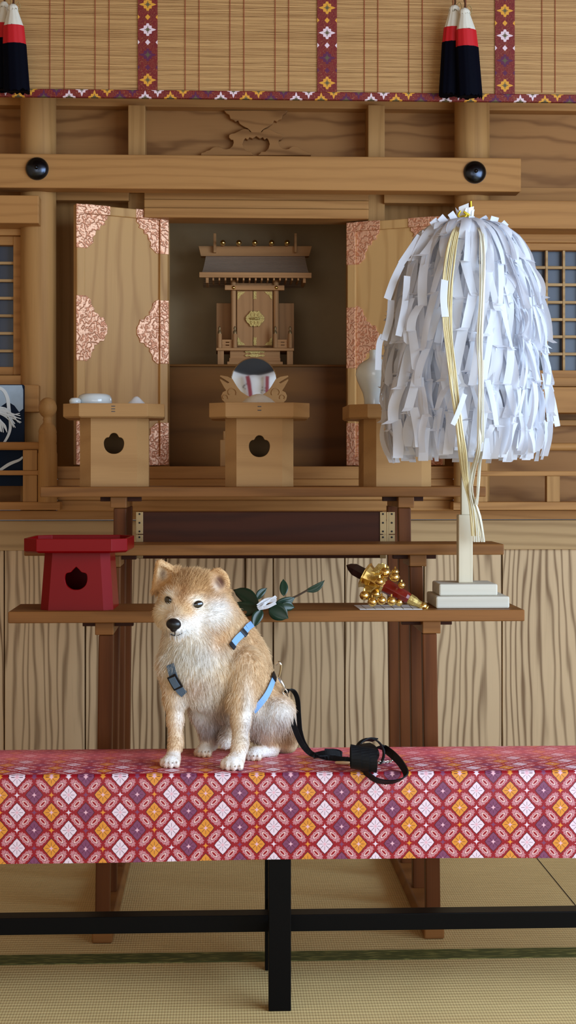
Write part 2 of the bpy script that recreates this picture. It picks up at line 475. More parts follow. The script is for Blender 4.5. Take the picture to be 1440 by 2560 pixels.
def domenail(par, px, py, Y):
    c = U(px, py, Y); m = MB()
    R = 28.5*Y/F
    prof = [(R, 0), (R, -.003)]+[(R*math.cos(a)*.985, -.003-.019*math.sin(a)) for a in [k*PI/2/8 for k in range(9)]]
    m.lathe([(r, -z) for r, z in prof], c, 36, axis=(0, -1, 0))
    m.lathe([(.006, 0), (.006, .004), (.0035, .0075), (0, .009)], c+Vector((0, -.0215, 0)), 12, axis=(0, -1, 0))
    lab(m.build('nail_cover', DOME, par, smooth=50), 'black metal dome nail cover')
Yb = 4.745
t = thing('head_beam', 'long horizontal wooden beam with two black dome nail covers', 'beam', U(650, 430, Yb))
m = MB(); a = U(-200, 430, Yb).x; b = U(1303, 430, Yb).x
m.box(a, b, Yb, Yb+.075, U(650, 474, Yb).z, U(650, 389, Yb).z); m.build('beam_body', HX, t, bevel=.004)
domenail(t, 93, 422, Yb); domenail(t, 1187, 431, Yb)
def beam(label, *boxes, name='cross_beam', mat=None, grp=None, bev=.003):
    m = MB()
    for bx in boxes: m.bp(*bx)
    o = m.build(name, mat or HX, bevel=bev); return tag(o, label, 'beam' if 'beam' in name else 'post', grp)
beam('short thick beam end above the lattice window at left', (-200, 97, 488, 558, 4.745, .12, 50))
beam('thick beam above the lattice window at right, behind the paper streamers', (1176, 1560, 501, 571, 4.745, .12, 1300))
beam('short beam end between picture and pillar at left', (-200, 97, 962, 1030, 4.765, .10, 80))
beam('beam under the lattice window at right', (1176, 1560, 967, 1032, 4.765, .10, 1330))
for (x0, x1, l) in ((320, 363, 'left'), (920, 962, 'right')):
    beam('short square post between the beams, %s of the carved panel' % l, (x0, x1, 262, 472, 4.87, .11), name='strut_post', mat=HZ)
    beam('square door post under the long beam, behind the %s altar door' % l, (x0, x1, 472, 1185, 4.955, .07), name='door_post', mat=HZ)
# lintel mouldings over the shrine opening
m = MB(); m.bp(360, 922, 474, 500, 4.905, .1); m.bp(360, 922, 500, 521, 4.895, .1); m.bp(360, 922, 521, 545, 4.885, .12)
struct(m.build('trim_7', HX, bevel=.003))
m = MB(); m.bp(140, 322, 474, 501, 4.93, .05); m.bp(960, 1140, 482, 508, 4.93, .05); struct(m.build('trim_8', HX, bevel=.002))
# side boards closing the opening
m = MB(); m.bp(360, 421, 540, 1180, 4.985, .02); m.bp(867, 922, 540, 1180, 4.985, .02); struct(m.build('trim_9', HZ))
# niche
a = U(421, 700, 4.95).x; b = U(867, 700, 4.95).x
zt = U(640, 545, 4.95).z; zb = U(640, 1180, 4.95).z
m = MB(); m.box(a-.10, b+.10, 5.52, 5.54, zb-.1, zt+.1); m.box(a-.12, a-.10, 4.97, 5.54, zb-.1, zt+.1); m.box(b+.10, b+.12, 4.97, 5.54, zb-.1, zt+.1)
m.box(a-.12, b+.12, 4.97, 5.54, zt+.10, zt+.12); struct(m.build('wall_niche', NICHE))
SY = 5.10
m = MB(); m.box(a-.1, b+.1, SY, 5.52, zb-.05, U(640, 917, SY).z); struct(m.build('trim_10', RISER))
m = MB(); m.box(a-.1, b+.1, SY-.012, SY+.1, U(640, 917, SY).z, U(640, 911.5, SY).z); struct(m.build('trim_11', RISER, bevel=.002))
m = MB(); m.box(a-.1, b+.1, 5.0, SY, zb-.1, U(640, 1176, 4.9).z); struct(m.build('trim_12', HX))

# carved relief
Yr = 4.945
def R(pts): return [((lambda q: (q.x, q.z))(U(x, y, Yr))) for x, y in pts]
upl = [(560,276),(566,283),(573,287),(576,297),(584,300),(588,304),(595,301),(599,309),(606,314),(613,318),(618,320),(624,325),(629,331)]
upper = upl+[(651,331)]+[(1280-x, y) for x, y in reversed(upl)][0:]
lo = [(502,388),(503,382),(512,380),(516,377),(524,375),(530,370),(538,366),(547,365),(553,368),(558,372),(566,373),(574,371),(581,365),(584,357),(583,350),(577,349),(572,343),(573,337),(579,334),(586,333),(596,328),(606,323),(614,322),(621,324),(626,330)]
hole = [(634,386),(630,384),(627,379),(617,379),(609,371),(606,360),(609,350),(613,345),(619,349),(623,343),(631,346),(640,340)]
outer = lo+[(654,330)]+[(1280-x, y) for x, y in reversed(lo)][1:]
keyh = outer+[(646,388)]+[(1280-x, y) for x, y in hole[:-1]]+list(reversed(hole))+[(634,388)]
t = thing('carved_relief', 'carved wooden cloud relief in the centre of the upper panel', 'carving', U(640, 385, Yr))
m = MB(); m.prism(R(upper), 'y', Yr, Yr+.03); m.prism(R(keyh), 'y', Yr, Yr+.03); m.build('relief_board', HXP, t, bevel=.0015)

# ------------------------------------------------------------------ lattice windows
def lattice(n, x0, x1, y0, y1, fx, vs, hs, label):
    Y = 4.88; m = MB(); 
    m.bp(x0-60, x1+60, y0-22, y0, Y, .05, (x0+x1)/2); m.bp(x0-60, x1+60, y1, y1+20, Y, .05, (x0+x1)/2)
    for p in fx: m.bp(p[0], p[1], y0-22, y1+20, Y-.004, .056, (x0+x1)/2)
    w = struct(m.build('window_%d' % n, HX, bevel=.002), label)
    m = MB(); m.bp(x0-60, x1+60, y0-5, y1+5, Y+.035, .006, (x0+x1)/2); m.build('pane', PANE, w)
    m = MB()
    for v in vs: m.bp(v-3, v+3, y0, y1, Y+.008, .018, v)
    for h in hs: m.bp(x0-50, x1+50, h-3.5, h+3.5, Y+.010, .016, (x0+x1)/2)
    m.build('lattice_bars', RAIL, w, bevel=.001)
lattice(1, -160, 34, 612, 917, ((33, 53),), (-10, -53, -96), (657, 701, 745, 789, 833, 877), 'lattice window with dark panes at the left edge')
lattice(2, 1326, 1600, 626, 926, ((1308, 1326),), (1367, 1410, 1453), (669, 712, 756, 799, 842, 885), 'lattice window with dark panes at right, behind the streamers')
m = MB(); m.bp(-200, 57, 938, 962, 4.84, .08, 20); m.bp(-200, 54, 562, 588, 4.86, .06, 20); struct(m.build('trim_13', HX, bevel=.002))
m = MB(); m.bp(1222, 1560, 944, 966, 4.84, .08, 1340); m.bp(1222, 1560, 573, 606, 4.86, .06, 1340); m.bp(1222, 1560, 1050, 1064, 4.88, .05, 1340)
struct(m.build('trim_14', HX, bevel=.002))

# ------------------------------------------------------------------ railings
def newel(par, px):
    Y = 4.66; c = U(px, 1255, Y); k = Y/F; zb = c.z
    prof = [(24, 0), (24, 120), (22.5, 124), (22.5, 142), (21.5, 146), (22.5, 149), (22.5, 167), (21.5, 170), (22.8, 173), (21, 182), (17, 190), (12, 195), (10.5, 200), (12, 205), (10.5, 208)]
    prof += [(23*math.sin(a), 208+26*(1-math.cos(a))) for a in [PI*(.16+.84*i/10) for i in range(11)]]
    m = MB(); m.lathe([(r*k, z*k) for r, z in prof], (c.x, Y, zb), 32); m.build('newel_post', HZ, par, smooth=50)
def railing(label, newx, x0, x1, posts, yo, gy):
    t = thing('altar_railing', label, 'railing', U(newx, 1255, 4.66), 'low altar railings')
    newel(t, newx)
    m = MB(); Y = 4.67; c0 = U(x0, 1115+yo, Y); c1 = U(x1, 1115+yo, Y); z = U((min(max(x0,0),1440)+min(max(x1,0),1440))/2, 1115+yo, Y).z
    m.tube([(c0.x, Y+.012, z), (c1.x, Y+.012, z)], .0125, 14); m.build('top_rail', HX, t, smooth=50)
    m = MB(); m.bp(x0, x1, 1176+yo, 1188+yo, Y, .022, gy); m.build('middle_rail', HX, t, bevel=.002)
    for a, b in posts:
        m = MB(); m.bp(a, b, 1125+yo, 1176+yo, Y-.003, .03, gy); m.build('post', HZ, t, bevel=.002) if a < 1300 else None
        m = MB(); m.bp(a, b, 1188+yo, 1255, Y-.003, .03, gy); m.build('post', HZ, t, bevel=.002)
railing('low altar railing with ball-topped post at left, in front of the picture', 119, -300, 97, ((57, 93), (-130, -97)), 0, 40)
railing('low altar railing at right, behind the streamers', 1158, 1180, 1560, ((1183, 1219), (1367, 1400)), 2, 1310)

# framed print at the left
t = thing('picture_panel', 'dark blue and white picture panel with pale plume strokes standing behind the railing at left', 'picture', U(-20, 1215, 4.73))
Yp = 4.722
def rr(x0, y0, x1, y1, r, Y):
    pts = []
    for cx, cy, a0 in ((x1-r, y0+r, -90), (x1-r, y1-r, 0), (x0+r, y1-r, 90), (x0+r, y0+r, 180)):
        for k in range(5):
            a = math.radians(a0+22.5*k); pts.append((cx+r*math.cos(a), cy+r*math.sin(a)))
    return [((lambda q: (q.x, q.z))(U(x, y, Y))) for x, y in pts]
m = MB(); m.prism(rr(-150, 961, 60, 1215, 5, Yp), 'y', Yp, Yp+.02); m.build('panel', NAVYP, t, bevel=.001)
def strokes(name, mat, lst, dep):
    m = MB()
    for q_, (pts, w) in enumerate(lst):
        P = smoothpath([U(x, y, Yp-dep-q_*.0005) for x, y in pts], 5); n = len(P)
        m.strap(P, [(P[min(i+1, n-1)]-P[max(i-1, 0)]).cross(Vector((0, 1, 0))).normalized() for i in range(n)], [max(w*Yp/F*(1-.75*abs(i/(n-1)-.35)), .0004) for i in range(n)], .0008)
    return m.build(name, mat, t)
m = MB(); m.prism([((lambda q: (q.x, q.z))(U(x, y, Yp-.0005))) for x, y in [(-140,963),(55,963),(58,975),(58,1022),(48,1030),(36,1014),(20,1004),(0,1018),(-60,1010),(-140,1020)]], 'y', Yp-.0025, Yp+.001); m.build('cloud_area', GREYP, t)
random.seed(5)
pl = []
for i in range(16):
    y0 = 1020+random.random()*14; L = random.random()
    pl.append(([(-18+random.random()*10, y0-4), (14+L*14, y0+2+random.random()*8), (34+L*22, y0+10+random.random()*32-6*L)], 3.6))
for i in range(8):
    pl.append(([(-20, 1030+i*2), (-4+i*2, 1046+i*2), (2+i*2.2, 1068+random.random()*14)], 4))
strokes('plume', LIGHTP, pl, .0046)
strokes('rope', LIGHTP, [([(-30, 950+14), (4, 972), (18, 992), (22, 1020), (26, 1060), (22, 1085), (8, 1110), (-14, 1140)], 9), ([(-20, 1190), (20, 1162), (48, 1150), (57, 1142)], 8)], .0036)
# ------------------------------------------------------------------ folding altar doors with copper fittings
CORN = [(0,0),(.078,0),(.079,.010),(.067,.020),(.071,.029),(.054,.034),(.052,.047),(.040,.048),(.037,.064),(.029,.072),(.031,.088),(.020,.097),(.010,.106),(0,.107)]
HALF = [(0,-.104),(.010,-.100),(.022,-.090),(.024,-.075),(.034,-.063),(.033,-.053),(.046,-.048),(.052,-.038),(.066,-.037),(.070,-.022),(.0775,-.012),(.078,0)]
MID = HALF+[(x, -y) for x, y in reversed(HALF[:-1])]
def altar_door(label, pa, Ya, pb, Yb_, yt, yb, hinge_right):
    """pa/pb = pixel x of left and right edge"""
    A = U(pa, 850, Ya); B = U(pb, 850, Yb_); A.z = B.z = 0
    z0 = U(pb, yb, Yb_).z; z1 = U(pb, yt, Yb_).z
    w = (B-A).length; h = z1-z0; rz = math.atan2(B.y-A.y, B.x-A.x)
    t = thing('altar_door', label, 'door', (A.x, A.y, z0), 'open altar doors', rz)
    fw = .028; th = .028
    m = MB(); m.box(fw*.8, w-fw*.8, .010, .020, fw*.8, h-fw*.8); m.build('panel', HDOOR, t, local=True)
    for (x0, x1, y0, y1) in ((0, fw, 0, h), (w-fw, w, 0, h)):
        m = MB(); m.box(x0, x1, 0, th, y0, y1); m.build('stile', HDOOR, t, bevel=.0025, local=True)
    for (y0, y1) in ((0, fw), (h-fw, h)):
        m = MB(); m.box(fw, w-fw, 0, th, y0, y1); m.build('rail', HDOOR, t, bevel=.0025, local=True)
    def plate(name, frame_rects, poly):
        m = MB()
        for r in frame_rects: m.box(r[0], r[1], -.002, .004, r[2], r[3])
        m.prism(poly, 'y', .006, .012); 
        o = m.build(name, COPPER, t, bevel=.0012, local=True); lab(o, 'embossed copper fitting')
        # beaded inner edge
    L = .112
    for cx in (0, 1):
        for cz in (0, 1):
            X = (lambda v: v) if cx == 0 else (lambda v: w-v)
            Z = (lambda v: h-v) if cz else (lambda v: v)
            rects = [tuple(sorted((X(-.002), X(fw)))+sorted((Z(0), Z(L+.024)))), tuple(sorted((X(fw), X(L)))+sorted((Z(-.001), Z(fw))))]
            plate('corner_fitting', rects, [(X(fw+x), Z(fw+y)) for x, y in CORN])
    for cx in (0, 1):
        X = (lambda v: v) if cx == 0 else (lambda v: w-v)
        rects = [tuple(sorted((X(-.002), X(fw)))+[h*.40, h*.65])]
        plate('side_fitting', rects, [(X(fw+x), h*.525+y) for x, y in MID])
    return t
altar_door('open altar door with copper fittings at left, behind the offering stand with white porcelain', 192, 4.79, 420, 4.935, 530, 1163, True)
altar_door('open altar door with copper fittings at right, partly behind the paper streamers', 868, 4.935, 1105, 4.79, 540, 1163, False)

# ------------------------------------------------------------------ miniature shrine
Ys = 5.20
def sb(m, x0, x1, yt, yb, dY=0, dep=.1): m.bp(x0, x1, yt, yb, Ys+dY, dep, (x0+x1)/2); return m
base = U(637, 911, Ys)
t = thing('miniature_shrine', 'small wooden household shrine with gilt fittings on the step inside the niche', 'shrine', (base.x, Ys+.1, base.z))
def part(name, mat, fn, bevel=.0012, par=None, smooth=None, text=None):
    m = MB(); fn(m); o = m.build(name, mat, par or t, bevel=bevel, smooth=smooth)
    if text: lab(o, text)
    return o
def ridge(m):
    a = [U(x, y, Ys+.12) for x, y in ((496, 615), (780, 615), (773, 640), (502, 640))]
    m.prism([(p.x, p.z) for p in a], 'y', Ys+.12, Ys+.17)
part('ridge_beam', ROOFW, ridge)
for x in (557, 597, 637, 679, 718):
    c = U(x, 606, Ys+.06)
    part('ridge_log', ROOFW, lambda m: m.tube([c+Vector((0, .005, 0)), c+Vector((0, .16, 0))], .0065, 12), 0, smooth=50)
    part('gilt_cap', GOLD, lambda m: m.lathe([(.006, -.004), (.0088, 0), (.0095, .005), (.0085, .011), (.005, .0145), (0, .0155)], c+Vector((0, .006, -.001)), 16, axis=(0, -1, 0)), 0, smooth=60)
for x0, x1 in ((533.5, 540.5), (736, 742)):
    part('finial_board', ROOFW, lambda m: sb(m, x0, x1, 583, 631, .10, .025))
def slope(m):
    z0 = U(637, 681, Ys-.02).z; z1 = U(637, 638, Ys+.12).z
    f = [U(505, 681, Ys-.02), U(772, 681, Ys-.02)]; bk = [U(515, 640, Ys+.13), U(762, 640, Ys+.13)]
    for s in (0, 1):
        yy = lambda Y: Y if s == 0 else 2*(Ys+.145)-Y
        rings = []
        for k in range(15):
            u = k/14; Y = (Ys-.02)+(.15)*u; z = z0+(z1-z0)*(u**1.35*.72+.28*u)
            xl = f[0].x+(bk[0].x-f[0].x)*u; xr = f[1].x+(bk[1].x-f[1].x)*u
            rings.append([(xl, yy(Y), z-.012), (xr, yy(Y), z-.012), (xr, yy(Y), z), (xl, yy(Y), z)])
        m.loft(rings)
part('roof_slope', ROOF, slope, 0)
part('eave_board', ROOFW, lambda m: sb(m, 498, 779, 681, 694, -.03, .012))
for i in range(17):
    x = 518+(761-518)*i/16; big = i in (0, 16)
    part('rafter', ROOFW, lambda m: sb(m, x-(3.5 if big else 2), x+(3.5 if big else 2), 694, 707 if big else 701, -.02, .13), .0004)
part('cross_beam', ROOFW, lambda m: sb(m, 562, 711, 713, 725, .02, .02))
for x in (584, 691):
    c = U(x, 719, Ys+.02); part('gilt_knob', GOLD, lambda m: m.ball(c, .0062, 14, 10), 0, smooth=60)
for x in (583.5, 690):
    b0 = U(x, 871, Ys+.045); z1 = U(x, 700, Ys+.045).z
    part('pillar', ROOFZ, lambda m: m.lathe([(.0092, 0), (.0092, z1-b0.z)], b0, 20), 0, smooth=50)
def lockplate(m):
    k = Ys/F; c = U(637.5, 797, Ys+.034)
    for s in (1, -1):
        pts = [(0,19),(3,20),(5,17),(8,20),(12,19),(15,13),(20,9),(24,2),(23,0)]
        poly = [(c.x+x*k, c.z+s*y*k) for x, y in pts]+[(c.x-x*k, c.z+s*y*k) for x, y in reversed(pts[1:])]
        m.prism(poly, 'y', c.y-.003, c.y+.004)
    for s in (1, -1):
        for dx in (-9, 0, 9): m.prism([(c.x+(dx-2.2)*k, c.z+s*6*k), (c.x+(dx+2.2)*k, c.z+s*6*k), (c.x+(dx+1)*k, c.z+s*14*k), (c.x+(dx-1)*k, c.z+s*14*k)], 'y', c.y-.0055, c.y)
    m.tube([c+Vector((-.016, -.006, 0)), c+Vector((0, -.010, 0)), c+Vector((.016, -.006, 0))], .0035, 8)
for (x0, x1, nm) in ((592.5, 632, 'l'), (633, 681.5, 'r')):
    d = part('shrine_door', ROOFZ, lambda m: sb(m, x0, x1, 727, 865, .04, .02))
    for yy, sg in ((729, 1), (863, -1)):
        e = x0+1 if nm == 'l' else x1-1; dr = 1 if nm == 'l' else -1
        pts = [(e, yy), (e+dr*20, yy), (e+dr*13, yy+sg*7), (e+dr*8, yy+sg*9), (e+dr*6, yy+sg*15), (e+dr*1.5, yy+sg*20), (e, yy+sg*20)]
        part('gilt_corner', GOLDM, lambda m: m.prism([((lambda q: (q.x, q.z))(U(x, y, Ys+.038))) for x, y in pts], 'y', Ys+.0375, Ys+.041), .0004, par=d) if False else part('gilt_corner', GOLDM, lambda m: m.prism([((lambda q: (q.x, q.z))(U(x, y, Ys+.038))) for x, y in pts], 'y', Ys+.0375, Ys+.041), .0004)
for y0, y1 in ((728, 748), (843, 863)):
    part('gilt_strip', GOLDM, lambda m: sb(m, 633.5, 641, y0, y1, .037, .004), .0004)
part('lock_plate', GOLDM, lockplate, .0006)
part('body_wall', ROOFZ, lambda m: (sb(m, 577, 697, 708, 871, .055, .10), sb(m, 541, 578, 758, 872, .11, .02), sb(m, 697, 735, 758, 872, .11, .02)), .001)
part('veranda', ROOFW, lambda m: sb(m, 540.5, 735, 870, 876.5, -.015, .17))
for x0, x1 in ((544, 559.5), (717.5, 732.5)): part('leg', ROOFZ, lambda m: sb(m, x0, x1, 876, 911.5, -.005, .03))
part('plinth', ROOFW, lambda m: (sb(m, 575, 700, 876, 896, .01, .13), sb(m, 573, 701, 895, 905, 0, .14), sb(m, 568, 707, 904, 911.5, -.015, .16)))
for y in (880, 889):
    pts = [(611,0),(616,-3),(622,-1.5),(628,-4),(646,-4),(652,-1.5),(657,-3),(663,0),(657,3),(652,1.5),(646,4),(628,4),(622,1.5),(616,3)]
    part('gilt_bracket', GOLDM, lambda m: m.prism([((lambda q: (q.x, q.z))(U(x, y+d, Ys+.009))) for x, d in pts], 'y', Ys+.004, Ys+.012), .0004)
for x in (549, 587, 688, 725):
    c = U(x, 870, Ys+.0); k = Ys/F
    q = part('railing_post', ROOFZ, lambda m: m.lathe([(5.5*k, 0), (5.5*k, 34*k), (4.6*k, 36*k)], c, 18), 0, smooth=50)
    part('metal_cap', BRASS, lambda m: m.lathe([(4.7*k, 35*k), (4.7*k, 41*k), (3*k, 43*k), (2*k, 46*k), (3*k, 48*k), (3.4*k, 50*k), (2*k, 53*k), (0, 55*k)], c, 16), 0, smooth=50)
for x0, x1 in ((555, 582), (693, 720)):
    part('railing_board', ROOFW, lambda m: (sb(m, x0, x1, 849, 854.5, .005, .008), sb(m, x0, x1, 857, 861.5, .005, .008), sb(m, x0, x1, 864, 870, .005, .008), sb(m, x0, x0+9, 850, 870, .006, .006), sb(m, x1-9, x1, 850, 870, .006, .006)), .0005)

# ------------------------------------------------------------------ round mirror on a carved stand
Ym = 4.80
mc = U(635, 952, Ym); k = Ym/F
led = U(635, 1166, 4.735).z
t = thing('sacred_mirror', 'round silver mirror on a carved cloud stand behind the rice offering', 'mirror', (mc.x, Ym, led))
m = MB(); R_ = 58*k
m.lathe([(0, -.004), (R_-.002, -.004), (R_, -.002), (R_, .003), (R_-.003, .0055)]+[(R_*f, .0055) for f in (.9, .6, .3, 0)], mc, 72, axis=(0, -1, .004))
MIRR = plain('polished_mirror', lin(238,240,240), .02, 1.0)
lab(m.build('mirror_disc', MIRR, t, smooth=30), 'polished mirror face')
WING = [(0,-36),(-12,-40),(-30,-48),(-48,-50),(-64,-52),(-76,-44),(-78,-34),(-74,-26),(-66,-22),(-72,-15),(-85,-3),(-84,1),(-66,-7),(-62,-10),(-68,-3),(-86,9),(-84,13),(-64,9),(-52,3),(-46,-8),(-38,-20),(-28,-30),(-12,-42),(0,-44)]
wl = [(-86,10),(-84,13),(-66,10),(-54,4),(-48,-6),(-42,-16),(-33,-27),(-20,-36),(0,-46),(0,-62),(-60,-62),(-72,-56),(-80,-48),(-82,-38),(-78,-29),(-70,-25),(-76,-16),(-86,2),(-84,4),(-66,-7),(-62,-5)]
for s in (1, -1):
    m = MB(); m.prism([(mc.x+s*x*k, mc.z+y*k) for x, y in wl], 'y', Ym-.014, Ym+.012)
    for cxp, cyp, r in ((-56, -30, 13), (-72, -42, 8)):     # raised scrolls
        P = [Vector((mc.x+s*(cxp+r*math.cos(a)*(1-.05*i))*k, Ym-.015, mc.z+(cyp+r*math.sin(a)*(1-.05*i))*k)) for i, a in enumerate([-.5+.5*j for j in range(10)])]
        m.tube(P, .0022, 6)
    m.build('cloud_wing', SANBO, t, bevel=.002)
m = MB(); z = U(561, 1080, Ym).z
m.box(U(550, 1, Ym-.02).x, U(722, 1, Ym-.02).x, Ym-.02, Ym+.03, led, U(561, 1100, Ym).z); m.box(U(558, 1, Ym-.02).x, U(714, 1, Ym-.02).x, Ym-.014, Ym+.024, led, U(561, 1078, Ym).z)
m.box(U(600, 1, Ym).x, U(672, 1, Ym).x, Ym-.008, Ym+.018, U(561, 1090, Ym).z, mc.z-46*k); m.build('stand_base', SANBO, t, bevel=.002)

# curtain at the front of the hall (behind the viewer): it is what the mirror shows
yc = -1.0
hit = lambda px, py: None
def refl(px, py):
    P = U(px, py, Ym); d = (P-Vector((0, 0, H))); tt = (Ym-yc)/d.y
    return Vector((P.x+d.x*tt, yc, P.z+d.z*tt))
c0 = refl(635, 952); rk = (refl(636, 952)-c0).length
m = MB(); rings = []
NX = 60
def sag(x): 
    u = x/(60*rk); return c0.z+(30+min(abs(u), 1.6)**2*15)*rk
for kz in range(13):
    ring = []
    for i in range(NX+1):
        x = -.5+1.0*i/NX; zt_ = sag(x); zz = zt_+(1.25-zt_)*kz/12
        ring.append((c0.x+x, yc+.018*math.sin(x*16+.4*kz)*(.2+kz/12), zz))
    rings.append(ring)
m.loft(rings, closed=False)
t = thing('hall_curtain', 'white curtain with red ribbons facing the altar, seen in the round mirror', 'curtain', (c0.x, yc, 1.25))
cu = m.build('cloth', CURT, t, smooth=60); so = cu.modifiers.new('thick', 'SOLIDIFY'); so.thickness = .002
for (xa, xb, w) in ((-17, -3, 10), (33, 32, 9)):
    m = MB(); P = smoothpath([(c0.x+xa*rk, yc+.03, c0.z+28*rk), (c0.x+(xa*.5+xb*.5)*rk, yc+.03, c0.z-10*rk), (c0.x+xb*rk, yc+.03, c0.z-80*rk)], 6)
    m.strap(P, (1, 0, 0), w*rk, .004); m.build('ribbon', CURR, t)
for (xa, za) in ((-26, 0), (24, -8), (-55, -60), (6, -36)):
    m = MB()
    for q in range(7):
        a = random.Random(q*7+int(xa)).random
        bx_, bz_ = c0.x+(xa-8+a()*14)*rk, c0.z+(za-9+a()*16)*rk
        m.box(bx_, bx_+2.6*rk, yc+.036, yc+.038, bz_, bz_+3*rk)
    m.build('crest', CURK, t)
m = MB(); m.box(c0.x-.55, c0.x+.55, yc-.14, yc-.04, c0.z+20*rk-.1, 3.0); struct(m.build('trim_15', CURG))
# ================================================================== stepped offering stand
Y1, Y2, Y3 = 3.61, 3.86, 4.11
Z1 = U(660, 1527, Y1).z; Z2 = U(660, 1361.5, Y2).z; Z3 = U(660, 1217, Y3).z
TK = .027
base = U(655, 1500, Y2); 
stand = thing('offering_stand', 'dark brown three-step wooden offering stand behind the bench', 'stand', (base.x, Y2, 0))
def spart(name, mat, fn, bevel=.0025, text=None, par=None):
    m = MB(); fn(m); o = m.build(name, mat, par or stand, bevel=bevel)
    if text: lab(o, text)
    return o
for (Y, Z, xa, xb, dep) in ((Y1, Z1, 20, 1312, .215), (Y2, Z2, 60, 1260, .17), (Y3, Z3, 100, 1215, .31)):
    spart('shelf', STX, lambda m: m.box(U(xa, 1, Y).x, U(xb, 1, Y).x, Y, Y+dep, Z-TK, Z))
XL = U(267, 1600, Y1+.04).x; XR = U(1071, 1600, Y1+.04).x
PW = .017
for X, sg in ((XL, -1), (XR, 1)):
    spart('runner', STX, lambda m: m.box(X-.024+sg*.008, X+.024+sg*.008, Y1-.005, Y3+.36, 0, .047), .004)
    for Yp, Zt in ((Y1+.03, Z1), (Y2+.03, Z2), (Y3+.03, Z3), (Y3+.30, Z3)):
        def post(m):
            zt = Zt-TK-(.030 if True else 0); x0 = X+sg*.009; h = .046
            m.loft([[(x0-PW, Yp-.014, h), (x0+PW, Yp-.014, h), (x0+PW, Yp+.018, h), (x0-PW, Yp+.018, h)],
                    [(X-PW, Yp-.014, zt), (X+PW, Yp-.014, zt), (X+PW, Yp+.018, zt), (X-PW, Yp+.018, zt)]])
        spart('post', STZ, post)
    for Y, Z, dep in ((Y1, Z1, .20), (Y2, Z2, .16), (Y3, Z3, .29)):
        w = .0215
        spart('bracket', STX, lambda m: m.box(X-w+sg*.004, X+w+sg*.004, Y+.012, Y+dep, Z-TK-.0295, Z-TK), .002)
        spart('batten', STD, lambda m: m.box(X-.055, X+.055, Y+.05, Y+.075, Z-TK-.0125, Z-TK), .001) if Y != Y1 else spart('batten', STD, lambda m: m.box(X-(.058 if sg < 0 else .062), X+(.062 if sg < 0 else .058), Y+.05, Y+.075, Z-TK-.0125, Z-TK), .001)
# big cheek blocks on the second step (between the lower and the middle shelf)
xr = U(1046, 1400, Y2-.01).x
# back board between the hinges of the top tier
Yp = Y3-.02
spart('back_board', STD, lambda m: m.box(U(345, 1, Yp).x, U(958, 1, Yp).x, Yp, Yp+.02, U(650, 1396, Yp).z, U(650, 1279, Yp).z))
for (x0, x1) in ((340, 357.5), (950, 965), (972, 987)):
    if x0 == 972:
        continue
    def leafp(m, a=x0, b=x1): m.bp(a, b, 1280, 1335, Yp-.003, .004); m.bp(a, b, 1337, 1396, Yp-.003, .004)
    hg = spart('hinge', BRASS, leafp, .0004)
    for yy in (1285, 1307, 1328.5, 1343):
        c = U((x0+x1)/2, yy, Yp-.0035); m = MB(); m.lathe([(.0026, 0), (.0026, .0012), (0, .0014)], c, 10, axis=(0, -1, 0)); m.build('screw', IRON, hg)
def leafp2(m): m.bp(972, 987, 1280, 1335, Yp-.003, .004); m.bp(972, 987, 1337, 1358, Yp-.003, .004); m.bp(966.5, 971.5, 1280, 1358, Yp-.004, .006)
hg = spart('hinge', BRASS, leafp2, .0004)
for yy in (1285, 1307, 1328.5, 1343):
    c = U(979.5, yy, Yp-.0035); m = MB(); m.lathe([(.0026, 0), (.0026, .0012), (0, .0014)], c, 10, axis=(0, -1, 0)); m.build('screw', IRON, hg)

# ================================================================== offering trays on pierced stands
HW = [(0,1.06),(.2,1.03),(.36,.9),(.44,.72),(.52,.62),(.72,.6),(.9,.44),(1,.15),(.98,-.2),(.86,-.55),(.62,-.83),(.32,-.98),(0,-1.02)]
HR = [(0,1.12),(.12,1.02),(.3,.84),(.46,.66),(.6,.58),(.8,.6),(.97,.45),(1.02,.15),(.98,-.2),(.84,-.55),(.58,-.8),(.3,-.93),(0,-.96)]
def holeshape(pts, n=44):
    full = pts+[(-x, y) for x, y in reversed(pts[1:-1])]
    ang = [(math.atan2(y, x) % (2*PI), math.hypot(x, y)) for x, y in full]; ang.sort()
    A = [a for a, _ in ang]; Rr = [r for _, r in ang]
    A = [A[-1]-2*PI]+A+[A[0]+2*PI]; Rr = [Rr[-1]]+Rr+[Rr[0]]
    return [(float(np.interp(2*PI*i/n, A, Rr)), 2*PI*i/n) for i in range(n)]
